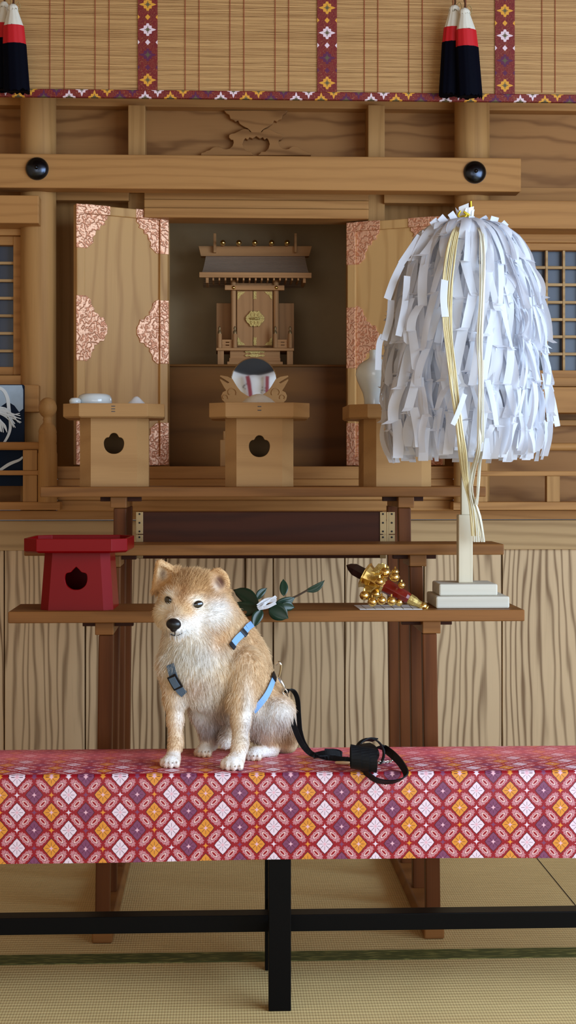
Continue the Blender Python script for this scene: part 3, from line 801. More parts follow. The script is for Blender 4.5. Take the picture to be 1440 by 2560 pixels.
def sanbo(label, cx, Yc, zb, Wt, Wb, bw_top, bw_bot, ztop, zlip, ch, bch, hole, hr, hz, mats, rz=0, dots=(), group=None, name='offering_stand_tray'):
    """cx = world x of the centre; Wt tray width; trunk widths at top/bottom"""
    t = thing(name, label, 'offering tray', (cx, Yc, zb), group, rz)
    tray_m, trunk_m = mats
    def octo(w, c, z): h = w/2; return [(-h+c,-h,z),(h-c,-h,z),(h,-h+c,z),(h,h-c,z),(h-c,h,z),(-h+c,h,z),(-h,h-c,z),(-h,-h+c,z)]
    # tray
    zl, zt = zlip-zb, ztop-zb
    m = MB(); m.loft([octo(Wt-.010, ch, zl), octo(Wt, ch, zl+.004), octo(Wt, ch, zt), octo(Wt-.012, ch-.003, zt), octo(Wt-.014, ch-.003, zl+.008)], cap=True)
    tr = m.build('tray', tray_m, t, bevel=.001, local=True)
    if dots:
        m = MB()
        for dz in dots: m.box(-.005, .005, -Wt/2-.0006, -Wt/2+.001, zt-dz-.0012, zt-dz+.0012)
        m.build('stitch', DARKW, tr, local=True)
    # trunk with a pierced front
    N = 44; hs = holeshape(hole, N)
    def front(u, v):   # u,v in -1..1 / 0..1
        w = (bw_bot+(bw_top-bw_bot)*v)/2; c = bch
        return Vector((u*(w-c), -w, v*zl))
    m = MB(); ring_o, ring_i, ring_b = [], [], []
    vz = hz/zl
    for r, a in hs:
        dx, dz = math.cos(a), math.sin(a)
        w = (bw_bot+(bw_top-bw_bot)*vz)/2-bch
        ux, vzz = r*hr*dx/w, vz+r*hr*dz/zl
        ring_i.append(front(ux, vzz)); ring_b.append(front(ux, vzz)+Vector((0, .009, 0)))
        su = 1/max(abs(dx), 1e-6); tv = ((1-vz) if dz > 0 else vz)/max(abs(dz)*w/zl, 1e-6)
        s_ = min(su, tv)
        ring_o.append(front(dx*s_, min(max(vz+dz*s_*w/zl, 0), 1)))
    # put exact corners
    for cu, cv in ((1,1),(-1,1),(-1,0),(1,0)):
        i = min(range(N), key=lambda q: (ring_o[q]-front(cu, cv)).length); ring_o[i] = front(cu, cv)
    m.loft([ring_o, ring_i, ring_b], cap=False)
    def tr8(z, k): 
        w = (bw_bot+(bw_top-bw_bot)*z/zl)
        return octo(w, bch, z)
    b0, b1 = tr8(0, 0), tr8(zl, 0)
    for i in range(1, 8):
        j = (i+1) % 8; m.add([b0[i], b0[j], b1[j], b1[i]], [(0, 1, 2, 3)])
    m.add(b0, [range(8)]); m.add(b1, [range(7, -1, -1)])
    m.build('trunk', trunk_m, t, local=True, bevel=.0012)
    return t
Zs = Z3
kk = 4.12/F
for (cxp, label, yt, yl, hp, hole_y, nm) in ((288, 'pale wooden offering tray stand at left holding white porcelain', 1008, 1044, 25, 1109, 3), (648, 'pale wooden offering tray stand in the middle holding a mound of rice', 1006, 1045, 26, 1116, 2), (986, 'pale wooden offering tray stand at right holding a white vase', 1010, 1046, 26, 1110, 2)):
    Yc = 4.262; Wt = .272; bw = .186
    cx = U(cxp, 1100, Yc).x; Yf = Yc-Wt/2
    zt = U(cxp, yt, Yf).z; zl = U(cxp, yl, Yf).z; hz = U(cxp, hole_y, Yc-bw/2).z-Zs
    dots = (.008, .015, .022) if nm == 3 else (.011, .021)
    sanbo(label, cx, Yc, Zs, Wt, bw, bw, bw, zt, zl, .045, .031, HW, hp*4.17/F, hz, (SANBO, SANBO), dots=dots, group='wooden offering tray stands on the top shelf', rz={288: .03, 648: -.02, 986: .02}[cxp])
Yr_ = 3.725; cx = U(201, 1450, Yr_).x
sanbo('red lacquered offering stand with a pierced hole, standing on the lowest shelf', cx, Yr_, Z1, .243, .176, .154, .172, U(200, 1347.5, Yr_-.122).z, U(200, 1383, Yr_-.122).z, .034, .021, HR, 27*3.65/F, U(200, 1448, Yr_-.08).z-Z1, (REDL, REDL), rz=-.035, name='red_offering_stand')

# ------------------------------------------------------------------ what stands on the trays
def lathe_thing(name, label, cat, px, py_base, Y, prof_px, mat, n=40, zb=None, group=None, smooth=60):
    k = Y/F; c = U(px, py_base, Y)
    if zb is not None: c.z = zb
    t = thing(name, label, cat, c, group)
    return t, c, k
traytop = lambda yl, Yc=4.262: U(648, yl, Yc-.136).z+.008
zl = traytop(1044)
Y = 4.24; c = U(237, 1040, Y); k = Y/F; c.z = zl; t = thing('porcelain_jar', 'low round white porcelain jar on the left offering tray', 'jar', c)
hz_ = U(237, 984, Y).z-zl
m = MB(); m.lathe([(0, 0), (26*k, 0), (28*k, 4*k), (38*k, hz_*.35), (43*k, hz_*.6), (42*k, hz_*.8), (38*k, hz_*.92), (30*k, hz_*.985), (16*k, hz_), (0, hz_)], c, 48); m.build('body', PORC, t, smooth=60)
c2 = U(188, 1040, 4.20); c2.z = zl; t = thing('porcelain_dish', 'small white porcelain dish at the left end of the left tray', 'dish', c2)
hz2 = U(188, 994.5, 4.20).z-zl
m = MB(); m.lathe([(0, 0), (9*k, 0), (10*k, hz2*.5), (14*k, hz2*.72), (14.5*k, hz2*.85), (11*k, hz2*.97), (5*k, hz2), (0, hz2)], c2, 32); m.build('body', PORC, t, smooth=60)
c3 = U(341, 1040, 4.22); c3.z = zl; t = thing('salt_mound', 'small white cone of salt on the left offering tray', 'salt', c3)
hz3 = U(341, 991, 4.22).z-zl
m = MB(); rnd = random.Random(3); m.lathe([(0, 0), (39*k, 0), (34*k, hz3*.25), (23*k, hz3*.6), (8*k, hz3*.93), (3*k, hz3), (0, hz3)], c3, 40, mod=lambda i, q: 1+.02*rnd.random()); o = m.build('salt', SALT, t, smooth=60); o['kind'] = 'stuff'
zl2 = traytop(1045)
c4 = U(646, 1040, 4.24); c4.z = zl2; t = thing('rice_mound', 'pale mound of rice on the middle offering tray', 'rice', c4)
hz4 = U(646, 985, 4.24).z-zl2
m = MB(); rnd = random.Random(4); m.lathe([(0, 0), (72*k, 0), (64*k, hz4*.2), (48*k, hz4*.52), (30*k, hz4*.8), (15*k, hz4*.95), (5*k, hz4), (0, hz4)], c4, 56, mod=lambda i, q: 1+.02*rnd.random()); o = m.build('rice', RICE, t, smooth=60); o['kind'] = 'stuff'
zl3 = traytop(1046)
c5 = U(937, 1040, 4.22); c5.z = zl3; t = thing('porcelain_vase', 'white porcelain vase on the right offering tray, half behind the streamers', 'vase', c5)
k = 4.22/F; z0 = U(937, 1008, 4.22).z-zl3
P_ = [(0, 0), (27*k, 0)]+[(r*k, z0+d*k) for r, d in ((26.5, 0), (27, 10), (30, 25), (38, 42), (45, 58), (48, 72), (46.5, 84), (40, 96), (28, 105), (18, 110), (14, 114), (13, 122), (14, 130), (13, 133), (10.5, 133), (10, 120))]+[(0, z0+118*k)]
m = MB(); m.lathe(P_, c5, 56); m.build('body', PORC, t, smooth=70)
# ================================================================== streamer wand
Yw = 3.735; kw = Yw/F
wb = U(1168, 1523, 3.655); wx = U(1163, 1450, Yw).x
wand = thing('paper_streamer_wand', 'tall wand of white paper streamers with golden hemp, standing on a two-step pale wooden base', 'streamer wand', (wx, Yw, Z1))
bw = 186*3.655/F
m = MB(); z1 = U(1160, 1491, 3.655).z; z2 = U(1160, 1459, 3.69).z
xc = U(1168, 1500, Yw).x
m.box(xc-bw/2, xc+bw/2, Yw-.085, Yw+.085, Z1, z1); m.build('base_step', PALE, wand, bevel=.004)
bw2 = 148*3.68/F; xc2 = U(1161, 1480, Yw).x
m = MB(); m.box(xc2-bw2/2, xc2+bw2/2, Yw-.062, Yw+.062, z1, z2); m.build('base_step', PALE, wand, bevel=.004)
zs = U(1160, 1287, Yw-.018).z
m = MB(); s0 = .0175; m.box(U(1161.5, 1, Yw).x-s0, U(1161.5, 1, Yw).x+s0, Yw-s0, Yw+s0, z2, zs); m.build('socket', PALEZ, wand, bevel=.002)
ztop = U(1163, 515, Yw).z
m = MB(); s0 = .0105; m.box(wx-s0, wx+s0, Yw-s0, Yw+s0, zs, ztop-.03); m.build('stick', PALEZ, wand, bevel=.001)

rg = random.Random(21)
def prof(py):      # outer radius (px) of the bundle at a height
    return float(np.interp(py, [540, 550, 566, 590, 640, 690, 750, 850, 950, 1060, 1150, 1250], [16, 60, 98, 124, 154, 174, 190, 199, 208, 210, 202, 198]))
def zz(py): return H+(HY-py)*kw
def streamer(m, phi, sc, start, endpy, wpx):
    w = wpx*kw; py = start; side = rg.choice((-1, 1)); ph = phi; first = True
    tier = [590, 672, 765, 862, 955, 1050]
    tier = [t_+rg.uniform(-27, 27) for t_ in tier if t_ > start+40]+[endpy]
    tw = rg.uniform(-.45, .45)+(rg.choice((-1, 1))*rg.uniform(.2, 1.1) if abs(math.cos(phi)) > .6 else 0)
    for ti, pe in enumerate(tier):
        if pe <= py+12: continue
        if pe > endpy+1: pe = endpy
        rows = []; nseg = 7
        r0 = (prof(py)*sc-(0 if first else 7*rg.random()))*kw; r1 = (prof(pe)*sc+rg.uniform(-4, 6))*kw
        cu = rg.uniform(-.004, .006); bul = rg.uniform(-.004, .012); tws = tw+rg.uniform(-.5, .5)
        last = (ti == len(tier)-1)
        if last: r1 *= rg.uniform(.9, 1.0)
        for q in range(nseg+1):
            u = q/nseg; pp = py+(pe-py)*u
            # follow the bell profile on the first strip, hang straighter below
            rad = (prof(pp)*sc*kw) if first else (r0+(r1-r0)*u)
            rad += bul*math.sin(PI*u)
            a = ph+.10*side*u*(1 if not last else .6)
            cdir = Vector((math.cos(a), math.sin(a), 0)); tdir = Vector((-math.sin(a), math.cos(a), 0))
            tdir = (tdir*math.cos(tws*(.35+.65*u))+cdir*math.sin(tws*(.35+.65*u)))
            c = Vector((wx, Yw, zz(pp)))+cdir*rad
            cup = cdir*(cu*math.sin(PI*u+.4))
            rows.append([c-tdir*w/2, c+cup, c+tdir*w/2])
        m.loft(rows, closed=False)
        if last: break
        # folded corner ear that sticks outwards at every tier
        A, B, C_ = rows[-1][0], rows[-1][1], rows[-1][2]
        out = Vector((math.cos(ph), math.sin(ph), 0)); tl = Vector((-math.sin(ph), math.cos(ph), 0))
        e = rg.uniform(.003, .012); up = rg.uniform(-.010, .003)
        tip = (C_ if side > 0 else A)+tl*side*rg.uniform(.004, .016)+out*e+Vector((0, 0, up))
        mid = B+out*e*.9+Vector((0, 0, up*.4-.004))
        m.add([A, B, C_, tip, mid+tl*side*-.004], [(0, 1, 4), (1, 2, 3, 4)] if side > 0 else [(2, 1, 4), (1, 0, 3, 4)])
        # next strip starts a little to the side, under the fold
        ph += side*rg.uniform(.5, 1.05)*w/max(r1, .02); side = -side if rg.random() < .75 else side
        py = pe+rg.uniform(-3, 5); first = False
N1 = 100
for i in range(N1):
    layer = i % 2
    phi = -PI/2+2*PI*i/N1*1.0+rg.uniform(-.05, .05)
    sc = (1.0 if layer == 0 else .88)*rg.uniform(.95, 1.03)
    m = MB(); streamer(m, phi, sc, rg.uniform(541, 560) if layer == 0 else rg.uniform(545, 575), rg.uniform(1120, 1158) if rg.random() < .8 else rg.uniform(1075, 1120), rg.uniform(15, 28))
    o = m.build('paper_streamer', STREAM, wand, smooth=50, fix=False)
m = MB()
for i in range(170):
    phi = 2*PI*rg.random(); sc = rg.uniform(.5, .88)
    streamer(m, phi, sc, rg.uniform(550, 575), rg.uniform(1095, 1156), rg.uniform(24, 34))
o = m.build('inner_streamers', STREAM, wand, smooth=50, fix=False); o['kind'] = 'stuff'
# stray streamers: long one at the right edge and loops at the left
def stray(pts, wpx):
    m = MB(); P = smoothpath([U(x, y, Y) for x, y, Y in pts], 5)
    m.strap(P, Vector((1, .3, .1)), wpx*kw, .0006); m.build('paper_streamer', PAPER, wand) if False else MORE.append(m)
MORE = []; Yo_ = lambda py: Yw-prof(py)*kw-.022
stray([(1372, 950, Yw-.02), (1376, 975, Yw-.03), (1384, 1010, Yw-.03), (1394, 1066, Yw-.03)], 15)
stray([(1050, 590, Yw-.06), (1024, 628, Yw-.08), (1002, 660, Yw-.09)], 17); stray([(1004, 660, Yw-.09), (985, 700, Yw-.09), (968, 748, Yw-.1)], 19)
stray([(978, 750, Yw-.08), (974, 800, Yw-.08), (960, 850, Yw-.08)], 18); stray([(958, 838, Yw-.08), (948, 862, Yw-.08), (945, 925, Yw-.08)], 16)
stray([(1018, 690, Yw-.12), (1012, 760, Yw-.12), (996, 840, Yw-.12)], 17)
for (x, y, dx, dy, w) in ((1092, 566, -10, -16, 22), (1112, 556, -12, -14, 20), (1134, 545, -8, -13, 18), (1232, 562, 6, -20, 22), (1252, 570, 14, -14, 20), (1206, 548, 12, -6, 18), (1268, 590, 16, -4, 18), (1070, 590, -16, -6, 18), (1176, 556, 4, -16, 16)):
    stray([(x-dx, y-dy*1.2, Yw-.045), (x, y, Yw-.055), (x+dx, y+dy, Yw-.06)], w)
stray([(1112, 700, Yo_(700)), (1109, 745, Yo_(745)), (1113, 792, Yo_(790))], 18)
stray([(1162, 985, Yo_(985)), (1146, 1030, Yo_(1030)), (1132, 1062, Yo_(1060))], 13)
m = MB()
for q in MORE: m.add(q.v, q.f)
o = m.build('stray_streamers', STREAM, wand, smooth=50); o['kind'] = 'stuff'
# paper collar and gilt tie on top
m = MB()
for i, (a, w, hgt) in enumerate(((-1.9, 20, 36), (-1.2, 20, 30), (-.4, 18, 26), (.6, 18, 30), (1.6, 20, 34), (2.6, 20, 30))):
    cd = Vector((math.cos(a), math.sin(a), 0)); td = Vector((-math.sin(a), math.cos(a), 0)); b = Vector((wx, Yw, zz(548)))
    w *= 1.25; hgt *= 1.12; m.loft([[b+cd*.017-td*w*kw/2, b+cd*.017+td*w*kw/2], [b+cd*.019-td*w*kw/2+Vector((0, 0, .02)), b+cd*.019+td*w*kw/2+Vector((0, 0, .02))], [b+cd*.021-td*w*kw/2*.9+Vector((0, 0, hgt*kw*.8)), b+cd*.021+td*w*kw/2+Vector((0, 0, hgt*kw))]], closed=False)
m.build('paper_collar', PAPER, wand, smooth=40, fix=False)
m = MB()
P = [Vector((wx+.021*math.cos(a), Yw+.021*math.sin(a), zz(541)+.002*math.sin(3*a))) for a in [2*PI*i/24 for i in range(25)]]
m.tube(P, .0028, 8); kc = U(1155, 540, Yw-.028)
m.tube(smoothpath([kc+Vector((-.004, 0, .012)), kc+Vector((-.010, -.004, 0)), kc+Vector((0, -.006, -.008)), kc+Vector((.010, -.004, .002)), kc+Vector((.004, -.003, .010)), kc+Vector((.018, 0, .002))], 5), .0026, 8)
m.tube([U(1178, 530, Yw-.012), U(1177, 503, Yw-.012)], .0026, 8); m.build('gold_tie', GOLDTIE, wand, smooth=60)
# hemp bundles
def hemp(name, mat, pts, spread, n, rad, seed, text):
    r_ = random.Random(seed); m = MB()
    for i in range(n):
        s_ = r_.uniform(-1, 1); d_ = r_.uniform(-1, 1); P = []
        for j, (x, y, Y, sp) in enumerate(pts): P.append(U(x+s_*sp+r_.uniform(-2.2, 2.2), y, Y+d_*.004))
        m.tube(smoothpath(P, 4), rad, 5)
    lab(m.build(name, mat, wand, smooth=60), text)
Yo = lambda py: Yw-prof(py)*kw-.012
hemp('hemp_bundle', HEMP, [(1155, 552, Yw-.03, 4), (1138, 582, Yo(580), 8), (1126, 640, Yo(640), 12), (1118, 720, Yo(720), 13), (1118, 800, Yo(800), 11), (1126, 880, Yo(880), 9), (1134, 960, Yo(960), 9), (1146, 1050, Yo(1050), 8), (1156, 1130, Yo(1150), 8), (1165, 1200, Yw-.08, 6), (1180, 1260, Yw-.07, 6), (1192, 1340, Yw-.06, 12)], 1, 30, .0011, 1, 'golden hemp strands on the left')
hemp('hemp_bundle', HEMPW, [(1180, 552, Yw-.03, 3), (1202, 580, Yo(580), 5), (1206, 640, Yo(640), 6), (1204, 740, Yo(740), 6), (1200, 850, Yo(850), 6), (1202, 950, Yo(950), 4), (1198, 1050, Yo(1050), 4), (1196, 1120, Yo(1150), 4), (1182, 1180, Yw-.09, 5), (1178, 1230, Yw-.08, 6), (1192, 1290, Yw-.07, 9), (1198, 1355, Yw-.06, 14)], 1, 18, .0011, 2, 'pale hemp strands on the right')
hemp('hemp_bundle', HEMPW, [(1206, 900, Yo(900), 3), (1207, 1000, Yo(1000), 3), (1206, 1090, Yo(1090), 4), (1200, 1160, Yw-.1, 3), (1196, 1220, Yw-.09, 3), (1190, 1262, Yw-.08, 4)], 1, 6, .001, 3, 'thin hemp strands')

# ================================================================== kagura bell lying on a sheet of paper
Yk = 3.68
zk = Z1
pa = [UZ(x, y, zk) for x, y in ((885, 1514), (1045, 1512.5), (1056, 1524.5), (900, 1524.5))]
sheet = thing('paper_sheet', 'sheet of white ruled paper under the golden bells', 'paper', (pa[0].x, pa[0].y, zk))
m = MB(); m.prism([(p.x, p.y) for p in pa], 'z', zk+.0003, zk+.0012); m.build('sheet', PAPER, sheet)
m = MB()
for i in range(6):
    u = .1+.15*i; a = pa[0].lerp(pa[1], u); b = pa[3].lerp(pa[2], u); d = Vector((.0012, 0, 0))
    m.prism([(a.x, a.y), (a.x+.0012, a.y), (b.x+.0012, b.y), (b.x, b.y)], 'z', zk+.0012, zk+.0014)
m.build('ruled_lines', IRON, sheet)
tip = U(866, 1413, Yk+.03); end = U(1062, 1518, Yk-.035); ax = (tip-end).normalized(); L = (tip-end).length
bell = thing('hand_bell', 'ceremonial hand bell with dark blade, gold bells and red handle lying on the low shelf', 'bell', (end.x, end.y, zk))
side = ax.cross(Vector((0, 0, 1))).normalized(); upv = side.cross(ax).normalized()
def along(f): return end+ax*(L*f)
m = MB(); bl = []
for f, w, th in ((.60, .011, .004), (.70, .0135, .004), (.80, .0155, .0042), (.90, .015, .0036), (.96, .009, .0026), (1.0, .001, .001)):
    c = along(f); bl.append([c+upv*w, c+side*th, c-upv*w, c-side*th])
m.loft(bl); m.build('blade', DARKW, bell, bevel=.0006)
m = MB(); m.lathe([(.0105, 0), (.0145, .012), (.0165, L*.2), (.0175, L*.35), (.0165, L*.36)], along(.17), 8, axis=ax); m.build('handle', HANDLER, bell, bevel=.001)
m = MB(); m.lathe([(.0075, .006), (.0085, .008), (.0095, .02), (.0125, .028), (.0135, L*.19), (.0115, L*.2)], along(0), 8, axis=ax); m.build('ferrule', GOLDM, bell, bevel=.0008)
m = MB(); m.ball(along(.02), .0105, 18, 12); P = [along(-.03)+(side*math.cos(a)+upv*math.sin(a))*.006 for a in [2*PI*i/16 for i in range(17)]]; m.tube(P, .0022, 8); m.build('pommel', GOLD, bell, smooth=60)
m = MB(); m.lathe([(.016, 0), (.022, .006), (.026, .02), (.022, .034), (.030, .052), (.034, .056), (.030, .058), (.014, .050)], along(.50), 10, axis=ax); m.build('crown_plate', GOLD, bell, bevel=.001)
m = MB()
for i in range(7):
    a = 2*PI*i/7; d = side*math.cos(a)+upv*math.sin(a); c = along(.56)
    m.add([c+d*.016, c+d*.016+ax*.03+d.cross(ax)*.012, c+d*.047+ax*.022+d.cross(ax)*.010, c+d*.050+ax*.004, c+d*.045-d.cross(ax)*.01], [(0, 1, 2, 3, 4)])
o = m.build('petal_plate', GOLDM, bell); so = o.modifiers.new('thick', 'SOLIDIFY'); so.thickness = .0012
kp = Yk/F
def jingle(px, py, Y, rpx):
    c = U(px, py, Y); r = rpx*Y/F; c.z = max(c.z, zk+r+.001); m = MB()
    m.ball(c, r, 20, 14); m.tube([c+Vector((math.cos(a), math.sin(a), 0))*r*1.02 for a in [2*PI*i/20 for i in range(21)]], r*.09, 6)
    m.tube([c+Vector((0, 0, r*.9)), c+Vector((0, 0, r*1.5))], r*.22, 6); m.build('bell', GOLD, bell, smooth=60)
for a in ((911, 1489, Yk-.03, 12), (931, 1505, Yk-.04, 12), (954, 1501, Yk-.045, 11.5), (979, 1503, Yk-.04, 12), (940, 1486, Yk-.01, 11), (949, 1455, Yk-.06, 11), (987, 1443, Yk-.05, 12), (1004, 1463, Yk-.04, 9), (963, 1432, Yk-.03, 14), (988, 1430, Yk+.0, 9), (998, 1506, Yk-.02, 10)): jingle(*a)

# ================================================================== leafy sprig with folded white paper
Yl = 3.63
sp = thing('leafy_sprig', 'glossy green leafy sprig tied with folded white paper, on the low shelf behind the dog', 'sprig', (U(650, 1520, Yl).x, Yl, Z1))
m = MB(); m.tube(smoothpath([U(592, 1524, Yl+.05), U(640, 1516, Yl+.02), U(690, 1508, Yl), U(735, 1493, Yl), U(762, 1479, Yl), U(770, 1474, Yl)], 5), .0022, 8); m.build('stem', STEM, sp, smooth=60)
def leaf(a, b, w, Y0, Y1_, bend=.1, fold=.25):
    A = U(a[0], a[1], Y0); B = U(b[0], b[1], Y1_); d = B-A; Ln = d.length; d.normalize()
    s_ = d.cross(Vector((0, -1, 0))).normalized(); nrm = s_.cross(d).normalized(); 
    if nrm.y > 0: nrm = -nrm
    m = MB(); rows = []
    for q in range(11):
        u = q/10; ww = w*Yl/F*.5*(math.sin(PI*min(1, u**.85))**.8+.02)*(1 if u < .85 else (1-u)/.15*.9+.1)
        c = A+d*Ln*u+s_*bend*Ln*math.sin(PI*u)*.6+nrm*.02*Ln*math.sin(PI*u)
        rows.append([c-s_*ww+nrm*ww*fold, c-s_*ww*.5+nrm*ww*fold*.35, c, c+s_*ww*.5+nrm*ww*fold*.35, c+s_*ww+nrm*ww*fold])
    m.loft(rows, closed=False); o = m.build('leaf', LEAF, sp, smooth=80); so = o.modifiers.new('thick', 'SOLIDIFY'); so.thickness = .0007
for a in (((648, 1518), (582, 1474), 36, Yl-.02, Yl+.03, .12, .2), ((650, 1522), (576, 1512), 36, Yl-.03, Yl, -.1, .2), ((640, 1500), (668, 1470), 18, Yl-.01, Yl, -.15, .3), ((628, 1494), (624, 1476), 16, Yl, Yl+.02, .05, .3),
          ((709, 1490), (708, 1447), 21, Yl-.02, Yl, .04, .15), ((764, 1478), (812, 1450), 18, Yl, Yl, .18, .3), ((655, 1524), (634, 1569), 26, Yl-.035, Yl-.05, .12, .3), ((672, 1520), (721, 1546), 44, Yl-.04, Yl-.05, -.1, .15),
          ((688, 1510), (738, 1494), 24, Yl-.02, Yl-.01, .1, .2), ((700, 1516), (737, 1519), 24, Yl-.03, Yl-.02, -.1, .2)): leaf(*a)
m = MB()
for (pts, w) in (([(644, 1519), (668, 1505), (690, 1491)], 8), ([(644, 1514), (664, 1500), (691, 1497)], 9), ([(646, 1521), (668, 1517), (689, 1507)], 9), ([(650, 1508), (672, 1502), (690, 1501)], 9), ([(646, 1523), (656, 1517), (664, 1508)], 8)):
    P = [U(x, y, Yl-.045-.004*i) for i, (x, y) in enumerate(pts)]; m.strap(smoothpath(P, 4), Vector((.35, -.5, .8)), w*1.15*Yl/F, .0008)
m.build('folded_paper', PAPER, sp)

# ================================================================== bamboo blind with brocade bands and tassels
Yb2 = 4.45
blind = thing('bamboo_blind', 'split bamboo blind with red brocade bands hanging across the top', 'blind', U(720, 235, Yb2))
m = MB(); rb = random.Random(8); xa = U(-120, 100, Yb2).x; xb = U(1560, 100, Yb2).x
zb_ = U(720, 232, Yb2).z; pitch = .0034
for i in range(125):
    z = zb_+i*pitch; NS = 34; ph = rb.uniform(0, 6); am = rb.uniform(.0001, .0006); rr_ = pitch*.47
    rings = []
    for j in range(NS+1):
        x = xa+(xb-xa)*j/NS; dz = am*math.sin(x*rb.uniform(20, 24)+ph); dy = am*1.5*math.sin(x*31+ph*2)
        rings.append([(x, Yb2+dy+rr_*math.sin(a)*.8, z+dz+rr_*math.cos(a)) for a in [2*PI*q/6 for q in range(6)]])
    m.loft(rings)
m.build('slat_panel', BAMBOO, blind, smooth=70)
REDT = plain('red_thread', lin(150, 62, 36), .7)
for x in (125, 161, 238, 273, 463, 498, 575, 610, 688, 722, 911, 945, 1022, 1056, 1133, 1165, 1355, 1388):
    a = U(x, 232, Yb2-.0032); m = MB(); m.tube([a, Vector((a.x, a.y, zb_+.44))], .0009, 6); m.build('thread', REDT, blind)
for x0, x1 in ((345, 394), (793, 842), (1237, 1286)):
    xm = (U(x0, 100, Yb2).x+U(x1, 100, Yb2).x)/2; w = (U(x1, 100, Yb2).x-U(x0, 100, Yb2).x)
    yp0 = {345: 75, 793: 83, 1237: 90}[x0]
    zo = U(x0, yp0, Yb2).z
    m = MB(); m.box(-w/2, w/2, -.0052, -.0035, zb_-zo, zb_-zo+.44); o = m.build('brocade_band', BANDV, blind, local=True)
    off = OFF[blind.name]; o.location = Vector((xm, Yb2, zo))-off
zh = U(720, 240, Yb2).z
m = MB(); m.box(xa, xb, -.0085, .0085, -.0115, .0115); o = m.build('brocade_hem', BANDH, blind, bevel=.003, local=True); o.location = Vector((0, Yb2, zh))-OFF[blind.name]
# z of the hem: half flowers of the band repeat along x
def tassel(px, ytop, ywr, yrn, yend, wtop, wend, lean, Y, label):
    k = Y/F; A = U(px, ytop, Y); t = thing('tassel', label, 'tassel', A, 'striped tassels on the blind')
    rr2 = random.Random(int(px*7)); mods = [1+rr2.uniform(-.05, .05) for _ in range(48)]
    def wid(y): return float(np.interp(y, [ytop, ytop+6, ytop+14, ywr, yrn, yend], [wtop*.5, wtop*.95, wtop, wtop+(wend-wtop)*.68, wtop+(wend-wtop)*.84, wend]))/2
    def sec(name, mat, ya, yb, n, flare=0):
        rings = []
        for q in range(n+1):
            y = ya+(yb-ya)*q/n; c = U(px+lean*(y-ytop)/(yend-ytop), y, Y); r = (wid(y)+flare)*k
            jag = (q == n)
            rings.append([c+Vector((math.cos(a)*r*mods[i % 48], math.sin(a)*r*.75*mods[i % 48], (rr2.uniform(-.006, .004) if jag else 0))) for i, a in enumerate([2*PI*i/48 for i in range(48)])])
        m = MB(); m.loft(rings); return m.build(name, mat, t, smooth=55)
    sec('white_head', WHITEF, ytop, ytop+14, 5, 1.2); sec('white_floss', WHITEF, ytop+13, ywr+2, 6); sec('red_floss', REDF, ywr, yrn+2, 6, 1.0); sec('navy_floss', NAVYF, yrn, yend, 10, 1.6)
    m = MB(); m.tube(smoothpath([U(px, ytop+3, Y), U(px+2, ytop-12, Y+.01), U(px-3, ytop-40, Y+.02), U(px, -90, Y+.03)], 5), .0028, 8); m.build('cord', BROWNC, t, smooth=60)
    m = MB(); m.tube(smoothpath([U(px+3, ytop+2, Y), U(px+13, ytop-8, Y), U(px+18, ytop+6, Y), U(px+10, ytop+24, Y-.005)], 5), .0014, 6); m.build('loop', CORD, t, smooth=60)
tassel(10, 5, 60, 98, 225, 19, 50, -2, 4.40, 'left-hand striped tassel at the left edge of the blind')
tassel(32, 11, 66, 112, 228, 24, 62, 11, 4.37, 'right-hand striped tassel of the pair at the left edge')
tassel(1136, 14, 70, 107, 238, 25, 56, -9, 4.40, 'left-hand striped tassel of the pair above the white streamers')
tassel(1161, 21, 76, 119, 241, 25, 60, 13, 4.37, 'right-hand striped tassel of the pair above the white streamers')

# ================================================================== bench
BY = BENCHY; zt = U(560, 1934, BY).z; BD = .292
bench = thing('bench', 'long black-legged bench covered with red flower brocade, where the dog sits', 'bench', (U(700, 2532, BY).x, BY+BD/2, 0))
xa, xb = -1.25, 1.25
m = MB(); zh = U(560, 2152, BY).z; NXs = 90
rings = []
for i in range(NXs+1):
    x = xa+(xb-xa)*i/NXs; wv = .0016*math.sin(x*5)+.0012*math.sin(x*13+1)
    lo_ = zh+.0015*math.sin(x*4.2+1); bl_ = .006
    sec = [(x, BY+wv*1.6-.002, lo_), (x, BY+wv*.6, (lo_+zt)/2), (x, BY, zt-bl_), (x, BY+bl_*.3, zt-bl_*.3), (x, BY+bl_, zt), (x, BY+BD*.5, zt+.0004*math.sin(x*21)), (x, BY+BD-bl_, zt), (x, BY+BD, zt-bl_), (x, BY+BD+wv, lo_),
           (x, BY+BD+wv-.003, lo_), (x, BY+BD-.004, zt-bl_-.004), (x, BY+.004, zt-bl_-.004), (x, BY+wv*1.6+.001, lo_)]
    rings.append(sec)
m.loft(rings); lab(m.build('brocade_cover', CLOTH, bench, smooth=50), 'red flower brocade cover')
m = MB(); m.box(xa+.01, xb-.01, BY+.012, BY+BD-.012, zt-.032, zt-.0125); m.build('seat_board', BLACK, bench)
Xc = U(700, 2400, BY).x; lw = 56*BY/F/2
yb2 = UZ(667, 2427, 0).y
for dx in (-1.05, 0, 1.05):
    for yy in (BY+.006, yb2): m = MB(); m.box(Xc+dx-lw, Xc+dx+lw, yy, yy+.03, 0, zt-.033); m.build('leg', BLACK, bench, bevel=.0015)
    m = MB(); m.box(Xc+dx-lw*.7, Xc+dx+lw*.7, BY+.03, yb2+.002, .126, .160); m.build('cross_rail', BLACK, bench, bevel=.001)
zc = (U(360, 2293, 3.255).z, U(360, 2336, 3.255).z)
m = MB(); m.box(Xc-1.05, Xc+1.05, BY+.10, BY+.145, U(360, 2334, BY+.1).z, U(360, 2292, BY+.1).z); m.build('stretcher', BLACK, bench, bevel=.0015)

